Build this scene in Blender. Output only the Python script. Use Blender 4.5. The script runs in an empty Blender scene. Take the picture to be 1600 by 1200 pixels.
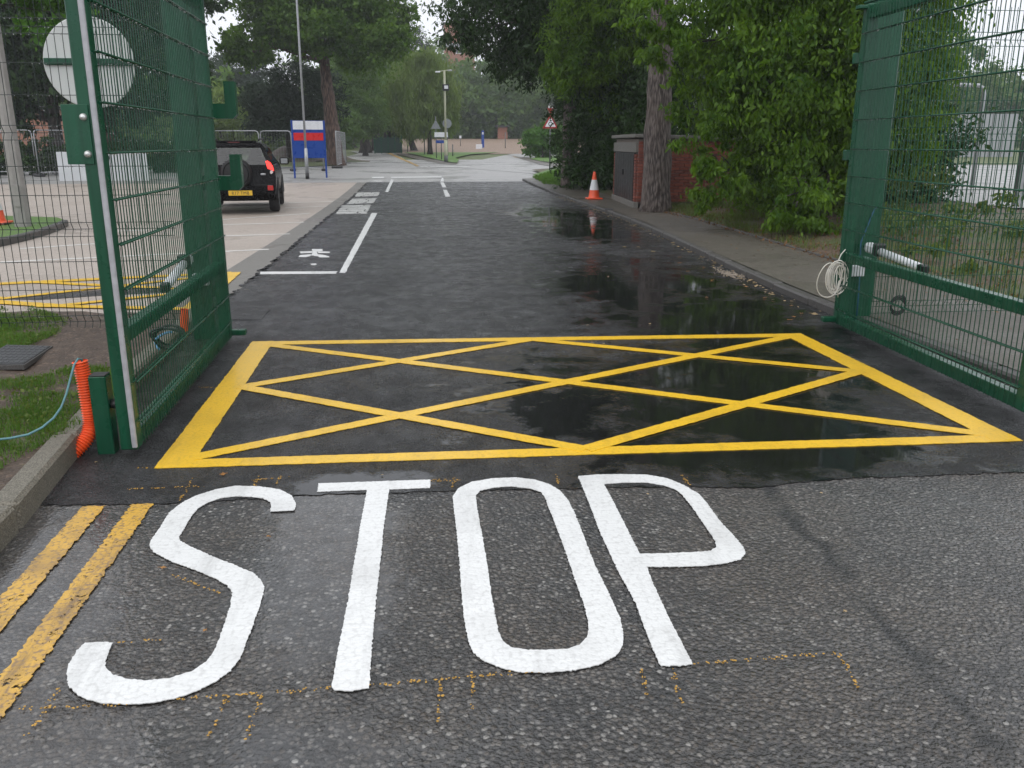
import bpy, bmesh, math, random
import numpy as np
from mathutils import Vector, Matrix
from mathutils.geometry import tessellate_polygon

SC = bpy.context.scene
COL = SC.collection
rng = np.random.default_rng(7)
random.seed(7)
R = math.radians

# ------------------------------------------------------------------ camera
F_PX, CX, CY, VPX, VPY, CAM_H = 1360.0, 800.0, 600.0, 638.0, 224.0, 1.6
_d = np.array([VPX - CX, VPY - CY, F_PX]); _d /= np.linalg.norm(_d)
_p = math.atan2(CY - VPY, F_PX)
_dn = np.array([0, math.cos(_p), math.sin(_p)])
_x = np.cross(_dn, _d)
cam = bpy.data.cameras.new('camera'); cam_o = bpy.data.objects.new('camera', cam); COL.objects.link(cam_o)
cam.sensor_width = 36.0; cam.sensor_fit = 'HORIZONTAL'; cam.lens = F_PX / 1600 * 36
cam.clip_start = 0.05; cam.clip_end = 3000
cr = Vector((_x[0], _d[0], -_dn[0])); cd = Vector((_x[1], _d[1], -_dn[1])); cf = Vector((_x[2], _d[2], -_dn[2]))
m = Matrix((cr, -cd, -cf)).transposed().to_4x4(); m.translation = (0, 0, CAM_H)
cam_o.matrix_world = m
SC.camera = cam_o

# ------------------------------------------------------------------ sky, sun, exposure
W = bpy.data.worlds.new('World'); SC.world = W; W.use_nodes = True
nt = W.node_tree; bg = nt.nodes['Background']
sky = nt.nodes.new('ShaderNodeTexSky'); sky.sky_type = 'NISHITA'; sky.sun_disc = False
SUN_EL, SUN_AZ = R(62), R(200)
sky.sun_elevation = SUN_EL; sky.sun_rotation = SUN_AZ; sky.air_density = 1.0; sky.dust_density = 1.0
hs = nt.nodes.new('ShaderNodeHueSaturation'); hs.inputs['Saturation'].default_value = 0.12
mx = nt.nodes.new('ShaderNodeMix'); mx.data_type = 'RGBA'; mx.inputs[0].default_value = 0.94
mx.inputs[7].default_value = (7.4, 7.65, 8.2, 1)          # the even cloud layer
nt.links.new(sky.outputs[0], hs.inputs['Color']); nt.links.new(hs.outputs[0], mx.inputs[6])
nt.links.new(mx.outputs[2], bg.inputs['Color']); bg.inputs['Strength'].default_value = 0.115
sl = bpy.data.lights.new('sun', 'SUN'); sl.energy = 0.9; sl.angle = R(85); sl.color = (1, 0.97, 0.93)
so = bpy.data.objects.new('sun', sl); COL.objects.link(so)
sd = Vector((math.sin(SUN_AZ) * math.cos(SUN_EL), math.cos(SUN_AZ) * math.cos(SUN_EL), math.sin(SUN_EL)))
so.rotation_euler = sd.to_track_quat('Z', 'Y').to_euler(); so.location = (0, -20, 60)
vs = SC.view_settings; vs.view_transform = 'Standard'; vs.look = 'None'; vs.exposure = 0.42; vs.gamma = 1.0
vs.use_curve_mapping = False
SC.render.engine = 'CYCLES'
SC.cycles.use_denoising = True
SC.cycles.max_bounces = 5; SC.cycles.diffuse_bounces = 2; SC.cycles.glossy_bounces = 2
SC.cycles.transmission_bounces = 4; SC.cycles.transparent_max_bounces = 6; SC.cycles.volume_bounces = 0
SC.cycles.caustics_reflective = False; SC.cycles.caustics_refractive = False
SC.cycles.sample_clamp_indirect = 4.0

# ------------------------------------------------------------------ terrain and pixel helpers
def gz(y):                                    # the drive climbs gently beyond the parked car
    if y < 24: return 0.0
    if y < 32: return 0.012 * (y - 24) ** 2 / 16.0
    return min(0.012 * (y - 28), 1.5)
def ray(px, py):
    r = np.array([px - CX, py - CY, F_PX]); return np.array([r @ _x, r @ _d, -(r @ _dn)])
def G(px, py, off=0.0):                       # where the line of sight of a photo pixel meets the ground
    r = ray(px, py); z = off
    for _ in range(60):
        t = (z - CAM_H) / r[2] if r[2] < -1e-6 else 400 / r[1]
        y = r[1] * t
        z = z * 0.5 + 0.5 * (gz(y) + off)
    return Vector((r[0] * t, r[1] * t, gz(r[1] * t) + off))
def AT(px, py, Y):                            # the point of that line of sight at distance Y along the road
    r = ray(px, py); t = Y / r[1]; return Vector((r[0] * t, Y, CAM_H + r[2] * t))

# ------------------------------------------------------------------ object helpers
def link(o, parent=None):
    COL.objects.link(o)
    if parent is not None: o.parent = parent
    return o
def tag(o, label=None, cat=None, group=None, kind=None):
    if label: o['label'] = label
    if cat: o['category'] = cat
    if group: o['group'] = group
    if kind: o['kind'] = kind
    return o
def thing(name, label, cat, loc=(0, 0, 0), rz=0.0, group=None):
    o = bpy.data.objects.new(name, None); COL.objects.link(o)
    o.location = loc; o.rotation_euler = (0, 0, rz); o.empty_display_size = 0.1
    return tag(o, label, cat, group)

class MB:
    def __init__(s): s.v = []; s.f = []
    def add(s, vs, fs):
        b = len(s.v); s.v += [tuple(v) for v in vs]; s.f += [tuple(i + b for i in f) for f in fs]; return s
    def box(s, c, d, mat=None):
        x, y, z = d[0] / 2, d[1] / 2, d[2] / 2
        vs = [Vector((a, b, e)) for a in (-x, x) for b in (-y, y) for e in (-z, z)]
        if mat is not None: vs = [mat @ v for v in vs]
        c = Vector(c); vs = [v + c for v in vs]
        return s.add(vs, [(0, 1, 3, 2), (4, 6, 7, 5), (0, 4, 5, 1), (2, 3, 7, 6), (0, 2, 6, 4), (1, 5, 7, 3)])
    def bbox(s, c, d, b=0.005, mat=None):     # box with chamfered edges
        x, y, z = d[0] / 2, d[1] / 2, d[2] / 2
        b = min(b, x * .49, y * .49, z * .49)
        bm = bmesh.new(); bmesh.ops.create_cube(bm, size=1.0)
        for v in bm.verts: v.co = Vector((v.co.x * 2 * x, v.co.y * 2 * y, v.co.z * 2 * z))
        bmesh.ops.bevel(bm, geom=list(bm.edges), offset=b, segments=1, affect='EDGES')
        bm.verts.ensure_lookup_table()
        vs = [v.co.copy() for v in bm.verts]; fs = [[v.index for v in f.verts] for f in bm.faces]
        bm.free()
        if mat is not None: vs = [mat @ v for v in vs]
        return s.add([v + Vector(c) for v in vs], fs)
    def bar(s, a, b, w, h):                   # rectangular bar between two points, h in the upward direction
        a, b = Vector(a), Vector(b); d = (b - a); L = d.length; d.normalize()
        up = Vector((0, 0, 1)) if abs(d.z) < 0.95 else Vector((0, 1, 0))
        r = d.cross(up).normalized(); u = r.cross(d).normalized()
        M3 = Matrix((r, d, u)).transposed()
        return s.box((a + b) / 2, (w, L, h), M3)
    def tube(s, path, r, n=8, caps=True, noise=0.0, seed=0):
        path = [Vector(p) for p in path]; k = len(path)
        rr = list(r) if hasattr(r, '__len__') else [r] * k
        rs = np.random.default_rng(seed)
        t0 = (path[1] - path[0]).normalized()
        u = t0.orthogonal().normalized(); base = len(s.v); vs = []
        ph = rs.random(n) * 6.28
        for i, p in enumerate(path):
            t = (path[min(i + 1, k - 1)] - path[max(i - 1, 0)]).normalized()
            u = (u - t * u.dot(t)); u = u.normalized() if u.length > 1e-6 else t.orthogonal().normalized()
            w = t.cross(u)
            for j in range(n):
                a = 2 * math.pi * j / n
                q = rr[i] * (1 + (noise * (math.sin(ph[j] + i * .9) + .8 * (rs.random() - .5)) if noise else 0))
                vs.append(p + u * math.cos(a) * q + w * math.sin(a) * q)
        fs = []
        for i in range(k - 1):
            for j in range(n):
                j2 = (j + 1) % n
                fs.append((i * n + j, i * n + j2, (i + 1) * n + j2, (i + 1) * n + j))
        if caps:
            fs.append(tuple(range(n - 1, -1, -1))); fs.append(tuple((k - 1) * n + j for j in range(n)))
        return s.add(vs, fs)
    def lathe(s, prof, n=24, axis='z', c=(0, 0, 0)):
        vs = []; fs = []; k = len(prof)
        for i in range(n):
            a = 2 * math.pi * i / n; ca, sa = math.cos(a), math.sin(a)
            for r, h in prof:
                v = (r * ca, r * sa, h) if axis == 'z' else ((h, r * ca, r * sa) if axis == 'x' else (r * ca, h, r * sa))
                vs.append(Vector(v) + Vector(c))
        for i in range(n):
            i2 = (i + 1) % n
            for j in range(k - 1):
                fs.append((i * k + j, i2 * k + j, i2 * k + j + 1, i * k + j + 1))
        return s.add(vs, fs)
    def prism(s, loops, z0, z1, bottom=False):  # loops: outer and holes, lists of (x, y[, z]); walls and top
        L3 = [[Vector((p[0], p[1], p[2] if len(p) > 2 else 0)) for p in lp] for lp in loops]
        tris = tessellate_polygon([[Vector((p.x, p.y, 0)) for p in lp] for lp in L3])
        flat = [p for lp in L3 for p in lp]
        nn = len(flat)
        top = [p + Vector((0, 0, z1)) for p in flat]; bot = [p + Vector((0, 0, z0)) for p in flat]
        fs = []
        for t in tris:
            a, b, c = [flat[i] for i in t]
            if (b - a).cross(c - a).z < 0: t = (t[0], t[2], t[1])
            fs.append(tuple(t))
        i0 = 0
        if z1 > z0 + 1e-6:
            for lp in L3:
                k = len(lp)
                for j in range(k):
                    a, b = i0 + j, i0 + (j + 1) % k
                    fs.append((a, b, b + nn, a + nn))
                i0 += k
            fs = [tuple(i + nn for i in f) if len(f) == 3 else f for f in fs]
            if bottom: pass
            return s.add(bot + top, fs)
        return s.add(top, fs)
    def mesh(s, name, mat, smooth=False):
        me = bpy.data.meshes.new(name); me.from_pydata(s.v, [], s.f); me.update()
        if mat is not None: me.materials.append(mat)
        if smooth:
            me.polygons.foreach_set('use_smooth', [True] * len(me.polygons))
        return me
    def build(s, name, mat, parent=None, smooth=False, fixn=False):
        me = s.mesh(name, mat, smooth)
        if fixn:
            bm = bmesh.new(); bm.from_mesh(me); bmesh.ops.recalc_face_normals(bm, faces=bm.faces); bm.to_mesh(me); bm.free()
        return link(bpy.data.objects.new(name, me), parent)

def grid_sheet(name, xs, ys, zf, mat, kind='structure', parent=None, smooth=True):
    vs = [(x, y, zf(x, y)) for y in ys for x in xs]; n = len(xs)
    fs = [(j * n + i, j * n + i + 1, (j + 1) * n + i + 1, (j + 1) * n + i) for j in range(len(ys) - 1) for i in range(n - 1)]
    o = MB().add(vs, fs).build(name, mat, parent, smooth)
    if kind: tag(o, kind=kind)
    return o
def strip_sheet(name, rows, off, mat, kind='structure', parent=None, nx=6):
    """rows: (y, xleft, xright); a sheet that follows the terrain"""
    vs = []; fs = []
    for (y, a, b) in rows:
        for i in range(nx): vs.append((a + (b - a) * i / (nx - 1), y, gz(y) + off))
    for j in range(len(rows) - 1):
        for i in range(nx - 1): fs.append((j * nx + i, j * nx + i + 1, (j + 1) * nx + i + 1, (j + 1) * nx + i))
    o = MB().add(vs, fs).build(name, mat, parent)
    if kind: tag(o, kind=kind)
    return o
def densify(pts, step, closed=True):
    out = []; n = len(pts)
    for i in range(n if closed else n - 1):
        a, b = Vector(pts[i]), Vector(pts[(i + 1) % n]); k = max(1, int((b - a).length / step))
        for j in range(k): out.append(a.lerp(b, j / k))
    if not closed: out.append(Vector(pts[-1]))
    return out
def rough(pts, step=0.02, amp=0.003, closed=True):
    out = densify(pts, step, closed)
    return [p + Vector((random.gauss(0, amp), random.gauss(0, amp), 0)) for p in out]
def paint(name, loops, mat, parent=None, off=0.006, amp=0.003, step=0.02, px=True, th=0.003):
    L = [[G(*p) if px else Vector((p[0], p[1], gz(p[1]))) for p in lp] for lp in loops]
    L = [rough(lp, step, amp) for lp in L]
    return MB().prism(L, off, off + th).build(name, mat, parent)
def stripe(a, b, w):                          # four corners of a straight painted line, world xy
    a, b = Vector((a[0], a[1])), Vector((b[0], b[1])); d = (b - a).normalized(); n = Vector((-d.y, d.x)) * w / 2
    return [(a + n), (a - n), (b - n), (b + n)]

# ------------------------------------------------------------------ materials
class NB:
    def __init__(s, name):
        s.m = bpy.data.materials.new(name); s.m.use_nodes = True; s.t = s.m.node_tree
        s.t.nodes.clear(); s.out = s.t.nodes.new('ShaderNodeOutputMaterial')
    def n(s, typ, **kw):
        nd = s.t.nodes.new('ShaderNode' + typ)
        for k, v in kw.items(): setattr(nd, k, v)
        return nd
    def L(s, a, b): s.t.links.new(a, b)
    def set(s, sock, v):
        if hasattr(v, 'is_output') or isinstance(v, bpy.types.NodeSocket): s.L(v, sock)
        elif isinstance(v, (tuple, list)) and len(v) == 3 and sock.type == 'RGBA': sock.default_value = (*v, 1)
        else: sock.default_value = v
    def pos(s, scale=(1, 1, 1), obj=False, rot=(0, 0, 0)):
        g = s.n('TexCoord').outputs['Object'] if obj else s.n('NewGeometry').outputs['Position']
        mp = s.n('Mapping'); mp.inputs['Scale'].default_value = scale; mp.inputs['Rotation'].default_value = rot
        s.L(g, mp.inputs['Vector']); return mp.outputs[0]
    def noise(s, vec, scale, detail=3, rough=.55, dist=0.0):
        nd = s.n('TexNoise'); nd.inputs['Scale'].default_value = scale; nd.inputs['Detail'].default_value = detail
        nd.inputs['Roughness'].default_value = rough; nd.inputs['Distortion'].default_value = dist
        if vec is not None: s.L(vec, nd.inputs['Vector'])
        return nd.outputs['Fac']
    def vor(s, vec, scale, feature='F1', rnd=1.0):
        nd = s.n('TexVoronoi'); nd.feature = feature; nd.inputs['Scale'].default_value = scale
        nd.inputs['Randomness'].default_value = rnd
        if vec is not None: s.L(vec, nd.inputs['Vector'])
        return nd
    def ramp(s, fac, stops, interp='LINEAR'):
        nd = s.n('ValToRGB'); cr_ = nd.color_ramp; cr_.interpolation = interp
        while len(cr_.elements) < len(stops): cr_.elements.new(0.5)
        for e, (p, c) in zip(cr_.elements, stops):
            e.position = p; e.color = (*c, 1) if isinstance(c, (tuple, list)) else (c, c, c, 1)
        s.L(fac, nd.inputs['Fac']); return nd.outputs['Color']
    def mix(s, f, a, b, blend='MIX'):
        nd = s.n('Mix'); nd.data_type = 'RGBA'; nd.blend_type = blend
        s.set(nd.inputs[0], f); s.set(nd.inputs[6], a); s.set(nd.inputs[7], b); return nd.outputs[2]
    def math(s, op, a, b=0.0, clamp=False):
        nd = s.n('Math'); nd.operation = op; nd.use_clamp = clamp
        s.set(nd.inputs[0], a); s.set(nd.inputs[1], b); return nd.outputs[0]
    def rng(s, v, a, b, c, d):
        nd = s.n('MapRange'); s.set(nd.inputs[0], v)
        for i, q in enumerate((a, b, c, d)): s.set(nd.inputs[1 + i], q)
        return nd.outputs[0]
    def bump(s, h, strength, dist=0.01, normal=None):
        nd = s.n('Bump'); s.set(nd.inputs['Strength'], strength); nd.inputs['Distance'].default_value = dist
        s.L(h, nd.inputs['Height'])
        if normal is not None: s.L(normal, nd.inputs['Normal'])
        return nd.outputs[0]
    def principled(s, col, rough_=.5, normal=None, **kw):
        b = s.n('BsdfPrincipled'); s.set(b.inputs['Base Color'], col); s.set(b.inputs['Roughness'], rough_)
        if normal is not None: s.L(normal, b.inputs['Normal'])
        for k, v in kw.items(): s.set(b.inputs[k.replace('_', ' ')], v)
        s.L(b.outputs[0], s.out.inputs['Surface']); return b
    def ellipse(s, cx, cy, rx, ry, soft=.35):   # 1 inside a patch on the ground
        g = s.n('NewGeometry').outputs['Position']
        mp = s.n('Mapping'); mp.vector_type = 'TEXTURE'
        mp.inputs['Location'].default_value = (cx, cy, 0); mp.inputs['Scale'].default_value = (rx, ry, 1000)
        s.L(g, mp.inputs['Vector']); ln = s.n('VectorMath', operation='LENGTH'); s.L(mp.outputs[0], ln.inputs[0])
        return s.rng(ln.outputs['Value'], 1 + soft, 1 - soft, 0, 1)

MATS = {}
def mat_plain(name, col, rough_=.5, var=.15, scale=12, bump=0.0, metallic=0.0, coat=0.0, obj=False):
    if name in MATS: return MATS[name]
    b = NB(name); p = b.pos(obj=obj); f = b.noise(p, scale, 4)
    c = b.mix(b.rng(f, .3, .7, 0, 1), tuple(x * (1 - var) for x in col), tuple(min(1, x * (1 + var)) for x in col))
    nrm = b.bump(b.noise(p, scale * 6, 3), bump, .01) if bump else None
    b.principled(c, b.rng(f, .3, .7, max(.03, rough_ - .08), min(1, rough_ + .08)), nrm, Metallic=metallic, Coat_Weight=coat, Coat_Roughness=.08)
    MATS[name] = b.m; return b.m

def make_old_road():
    b = NB('wet_chippings_asphalt'); P = b.pos()
    wob = b.n('VectorMath', operation='ADD'); nz = b.n('TexNoise'); nz.inputs['Scale'].default_value = 40
    b.L(P, nz.inputs['Vector']); sc_ = b.n('VectorMath', operation='SCALE'); sc_.inputs['Scale'].default_value = .012
    b.L(nz.outputs['Color'], sc_.inputs[0]); b.L(P, wob.inputs[0]); b.L(sc_.outputs[0], wob.inputs[1])
    v = b.vor(wob.outputs[0], 58); v2 = b.vor(wob.outputs[0], 130)
    sep = b.n('SeparateColor'); b.L(v.outputs['Color'], sep.inputs[0])
    big = b.noise(P, .9, 4, .6); mid = b.noise(P, 5, 4)
    stone = b.ramp(sep.outputs[0], [(0, (.010, .0105, .0115)), (.35, (.036, .036, .037)), (.7, (.10, .098, .094)), (.92, (.20, .193, .182)), (1, (.38, .37, .345))])
    tint = b.mix(b.rng(sep.outputs[1], .55, 1, 0, .5), stone, (.11, .085, .062))
    edge = b.rng(v.outputs['Distance'], .38, .62, 0, 1)
    fine = b.mix(b.rng(v2.outputs['Distance'], .1, .7, 0, 1), (.05, .049, .047), (.018, .018, .018))
    col = b.mix(edge, tint, fine)
    worn = b.math('ADD', b.rng(b.n_x(), 1.1, 2.6, 0, .9), b.rng(big, .4, .7, -.15, .45), clamp=True)   # polished, paler lane to the right
    col = b.mix(b.math('MULTIPLY', worn, .55), col, b.mix(edge, (.185, .175, .16), (.055, .052, .048)))
    bl_ = b.rng(b.noise(P, 1.1, 5, .65), .40, .66, 0, 1)
    col = b.mix(b.math('MULTIPLY', bl_, .55), col, b.mix(edge, (.115, .088, .062), (.035, .026, .019)))
    dk = b.rng(b.noise(P, 2.6, 5, .7), .48, .68, 0, .6)
    col = b.mix(dk, col, b.mix(.75, col, (.008, .008, .009)))
    crack = b.noise(b.pos(scale=(1, 1, 1)), 6, 3)
    # a long open seam to the right of the lettering
    g = b.n('SeparateXYZ'); b.L(b.n('NewGeometry').outputs['Position'], g.inputs[0])
    lx = b.math('ADD', g.outputs[0], b.math('MULTIPLY', b.math('SUBTRACT', crack, .5), .2))
    seam = b.math('ABSOLUTE', b.math('SUBTRACT', lx, b.math('ADD', 1.62, b.math('MULTIPLY', b.math('SUBTRACT', g.outputs[1], 3.0), .05))))
    seamf = b.math('MULTIPLY', b.rng(seam, .008, .055, 1, 0), b.rng(b.noise(P, 4, 3), .34, .52, 0, 1))
    col = b.mix(b.math('MULTIPLY', seamf, .95), col, (.007, .007, .007))
    pud = b.math('MAXIMUM', b.ellipse(-.40, 3.3, .30, 1.0, .35), b.math('MAXIMUM', b.ellipse(-1.5, 2.9, .42, 1.2, .5), b.ellipse(-.7, 1.95, .7, .35, .6)))
    pud = b.math('ADD', pud, b.rng(b.noise(P, 1.3, 3), .42, .75, -.12, .55))
    pud = b.math('ADD', pud, b.rng(b.noise(P, 9, 2), .3, .7, -.22, .22), clamp=True)
    wetness = b.rng(b.noise(P, 14, 3), .3, .7, .35, 1)
    height = b.math('ADD', b.math('MULTIPLY', b.rng(v.outputs['Distance'], 0, .75, 1, 0), 1.0), b.math('MULTIPLY', b.rng(v2.outputs['Distance'], 0, .8, 1, 0), .4))
    nb = b.bump(height, b.rng(pud, 0, 1, 1.0, .4), .012)
    ripples = b.math('ADD', b.math('MULTIPLY', height, b.rng(pud, .1, .8, .85, .05)), b.math('MULTIPLY', mid, .15))
    cn = b.bump(ripples, .8, .008)
    b.principled(b.mix(b.math('MULTIPLY', pud, .35), col, (.03, .03, .03)), b.rng(pud, 0, 1, .55, .3), nb,
                 Coat_Weight=b.math('MULTIPLY', b.rng(pud, 0, 1, .8, 1), b.rng(wetness, .35, 1, .6, 1)), Coat_Roughness=b.rng(pud, 0, .8, .15, .02), Coat_Normal=cn, Coat_IOR=1.48)
    return b.m
def _nx(s):
    g = s.n('SeparateXYZ'); s.L(s.n('NewGeometry').outputs['Position'], g.inputs[0]); return g.outputs[0]
NB.n_x = _nx
def make_new_tarmac():
    b = NB('wet_new_tarmac'); P = b.pos()
    v = b.vor(P, 75); v2 = b.vor(P, 190); f1 = b.noise(P, 45, 5, .7); f2 = b.noise(P, .55, 4, .6); f3 = b.noise(b.pos(scale=(1, .35, 1)), 2.2, 5, .65)
    sep = b.n('SeparateColor'); b.L(v.outputs['Color'], sep.inputs[0]); sep2 = b.n('SeparateColor'); b.L(v2.outputs['Color'], sep2.inputs[0])
    col = b.mix(b.rng(sep.outputs[0], .3, 1, 0, 1), (.003, .003, .0036), (.024, .0243, .0285))
    col = b.mix(b.rng(sep2.outputs[0], .86, 1, 0, .8), col, (.075, .076, .082))
    dust = b.math('MULTIPLY', b.rng(f3, .45, .72, 0, 1), b.rng(b.n_x(), 2.2, .4, 0, 1))
    col = b.mix(b.math('MULTIPLY', dust, .5), col, (.085, .087, .095))
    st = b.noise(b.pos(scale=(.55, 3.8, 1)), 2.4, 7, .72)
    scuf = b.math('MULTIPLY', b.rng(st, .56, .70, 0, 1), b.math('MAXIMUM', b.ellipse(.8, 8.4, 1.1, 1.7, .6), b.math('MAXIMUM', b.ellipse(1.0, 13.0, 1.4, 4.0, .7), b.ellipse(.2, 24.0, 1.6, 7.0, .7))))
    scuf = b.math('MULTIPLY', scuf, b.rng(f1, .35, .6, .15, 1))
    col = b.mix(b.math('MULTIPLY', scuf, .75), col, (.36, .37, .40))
    mot = b.math('ADD', b.math('MULTIPLY', b.noise(b.pos(scale=(1, .6, 1)), 5.5, 7, .74), .7), b.math('MULTIPLY', b.noise(P, .8, 4, .6), .3))
    col = b.mix(b.rng(mot, .42, .58, .75, 0), col, (.003, .003, .0035))
    pits = b.rng(b.math('ADD', b.noise(P, 22, 4, .7), b.math('MULTIPLY', b.noise(P, 1.6, 3), .5)), .88, .96, 0, 1)
    pud = b.math('MAXIMUM', b.ellipse(2.75, 9.3, 1.25, 4.2, .5), b.math('MAXIMUM', b.ellipse(3.35, 18.5, 1.1, 6.0, .5), b.math('MAXIMUM', b.ellipse(-.3, 3.98, .55, .22, .5), b.ellipse(1.7, 5.2, 1.5, 2.2, .6))))
    pud = b.math('ADD', pud, b.rng(f2, .35, .7, -.3, .3))
    pud = b.math('ADD', pud, b.rng(b.noise(P, 3.0, 6, .68), .3, .7, -.45, .4), clamp=True)
    h = b.math('ADD', b.math('ADD', b.rng(v.outputs['Distance'], 0, .8, 1, 0), b.math('MULTIPLY', b.rng(v2.outputs['Distance'], 0, .8, 1, 0), .45)), b.math('MULTIPLY', f1, .8))
    h = b.math('SUBTRACT', h, b.math('MULTIPLY', pits, 1.2))
    nb = b.bump(h, b.rng(pud, .2, 1, 1.0, .2), .012)
    cn = b.bump(b.math('ADD', b.math('MULTIPLY', h, b.rng(pud, .35, .8, 1.0, .02)), b.math('MULTIPLY', b.noise(P, 9, 2), .10)), b.rng(pud, .2, .9, .85, .25), .008)
    col = b.mix(b.math('MULTIPLY', pud, .7), b.mix(pits, col, (.002, .002, .002)), (.003, .003, .003))
    sheen = b.rng(b.noise(P, 2.0, 6, .7), .35, .65, .16, .36)
    b.principled(col, .6, nb, Specular_IOR_Level=b.rng(pud, .2, .8, .4, .05), Coat_Weight=b.math('MAXIMUM', b.rng(mot, .40, .60, .3, 1), b.rng(pud, .2, .7, 0, 1)), Coat_Roughness=b.mix(b.rng(pud, .35, .75, 0, 1), sheen, (.02, .02, .02)), Coat_Normal=cn, Coat_IOR=1.42)
    return b.m
def make_worn_surface(name, c1, c2, wet=.5, crack=True, stone=90, rmin=.12, rmax=.4):
    b = NB(name); P = b.pos()
    v = b.vor(P, stone); f = b.noise(P, .5, 5, .6); g = b.noise(P, 4, 5, .6)
    col = b.mix(b.rng(f, .3, .7, 0, 1), c1, c2)
    col = b.mix(b.rng(g, .35, .75, 0, .35), col, tuple(x * .55 for x in c1))
    sep = b.n('SeparateColor'); b.L(v.outputs['Color'], sep.inputs[0])
    col = b.mix(.45, col, b.mix(sep.outputs[0], tuple(x * .5 for x in c1), tuple(x * 1.5 for x in c2)))
    pud = b.math('ADD', b.rng(b.noise(P, .35, 3), .45, .65, -.1, .8), b.rng(b.noise(P, 3, 3), .3, .7, -.25, .25), clamp=True)
    h = b.rng(v.outputs['Distance'], 0, .8, 1, 0)
    nb = b.bump(h, .5, .006); cn = b.bump(h, b.rng(pud, 0, 1, .4, .05), .004)
    b.principled(col, .6, nb, Coat_Weight=b.math('MULTIPLY', b.rng(pud, 0, 1, .5, 1), wet), Coat_Roughness=b.rng(pud, .1, .9, rmax, rmin), Coat_Normal=cn, Coat_IOR=1.33)
    return b.m
def make_paint(name, col, wear=.25, dirt=(.12, .09, .06), gaps=0.0):
    b = NB(name); P = b.pos()
    f = b.noise(P, 18, 5, .65); g = b.noise(b.pos(scale=(6, 60, 1)), 1.5, 3); k = b.noise(P, 2.2, 4, .6)
    c = b.mix(b.rng(g, .35, .7, 0, .30), col, tuple(x * .72 for x in col))
    c = b.mix(b.math('MULTIPLY', b.rng(f, .58, .74, 0, 1), wear), c, dirt)
    c = b.mix(b.math('MULTIPLY', b.rng(k, .5, .75, 0, 1), wear), c, tuple(x * .6 for x in dirt))
    sc = b.noise(b.pos(scale=(5, .7, 1)), 2.0, 5, .7)
    c = b.mix(b.math('MULTIPLY', b.rng(sc, .52, .70, 0, 1), wear * .8), c, tuple(x * .45 for x in dirt))
    vv = b.vor(P, 58)
    c = b.mix(b.rng(vv.outputs['Distance'], .55, .8, 0, wear * .9), c, tuple(x * .8 for x in dirt))
    nb = b.bump(b.math('ADD', b.math('ADD', b.noise(P, 120, 3), b.math('MULTIPLY', g, .5)), b.rng(vv.outputs['Distance'], 0, .8, .5, 0)), .4, .005)
    p = b.principled(c, .42, nb, Coat_Weight=.3, Coat_Roughness=.2)
    if gaps:
        chip = b.math('ADD', b.math('MULTIPLY', b.noise(P, 55, 4, .7), .75), b.math('MULTIPLY', b.noise(P, 7, 4, .6), .45))
        b.L(b.rng(chip, .60 + .12 * (1 - gaps), .66 + .12 * (1 - gaps), 1, 0), p.inputs['Alpha'])
    return b.m
def make_leaf(name, dark, light, trans=.28, gloss=.38, scale=.55):
    b = NB(name); P = b.pos()
    g = b.n('NewGeometry'); r = g.outputs['Random Per Island']
    f = b.noise(P, scale, 3)
    t = b.math('ADD', b.math('MULTIPLY', r, .6), b.rng(f, .3, .7, -.1, .5), clamp=True)
    c = b.ramp(t, [(0, dark), (.6, tuple((a + q) / 2 for a, q in zip(dark, light))), (1, light)])
    pr = b.n('BsdfPrincipled'); b.L(c, pr.inputs['Base Color']); pr.inputs['Roughness'].default_value = gloss
    pr.inputs['Specular IOR Level'].default_value = .22
    tr = b.n('BsdfTranslucent'); b.L(b.mix(.5, c, (light[0] * 1.5, light[1] * 1.5, light[2] * .5)), tr.inputs['Color'])
    ms = b.n('MixShader'); ms.inputs[0].default_value = trans
    b.L(pr.outputs[0], ms.inputs[1]); b.L(tr.outputs[0], ms.inputs[2]); b.L(ms.outputs[0], b.out.inputs['Surface'])
    return b.m
def make_bark(name, c1, c2, scale=1.0):
    b = NB(name); P = b.pos(scale=(1, 1, .16))
    v = b.vor(P, 22 * scale); f = b.noise(P, 34 * scale, 5, .7); k = b.noise(b.pos(), 1.2, 3)
    t = b.math('ADD', b.rng(v.outputs['Distance'], .0, .7, .9, 0), b.math('MULTIPLY', b.math('SUBTRACT', f, .5), 1.1), clamp=True)
    c = b.mix(t, tuple(x * .22 for x in c1), tuple(min(1, x * 1.25) for x in c2))
    c = b.mix(b.rng(k, .4, .7, 0, .5), c, c1)
    b.principled(c, .75, b.bump(t, .9, .05))
    return b.m
def make_soil(name, c1, c2, green=None, gs=(.48, .6)):
    b = NB(name); P = b.pos(); f = b.noise(P, 9, 6, .65); v = b.vor(P, 45); k = b.noise(P, 1.4, 4, .6)
    c = b.mix(b.rng(f, .3, .7, 0, 1), c1, c2)
    sep = b.n('SeparateColor'); b.L(v.outputs['Color'], sep.inputs[0])
    c = b.mix(b.rng(sep.outputs[0], .9, 1, 0, .6), c, tuple(min(1, x * 2.6) for x in c2))
    if green: c = b.mix(b.rng(b.math('ADD', k, b.math('MULTIPLY', b.math('SUBTRACT', f, .5), .5)), gs[0], gs[1], 0, .9), c, green)
    h = b.math('ADD', f, b.math('MULTIPLY', b.rng(v.outputs['Distance'], 0, .7, 1, 0), .5))
    b.principled(c, .8, b.bump(h, .8, .03), Coat_Weight=.15, Coat_Roughness=.35)
    return b.m
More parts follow.
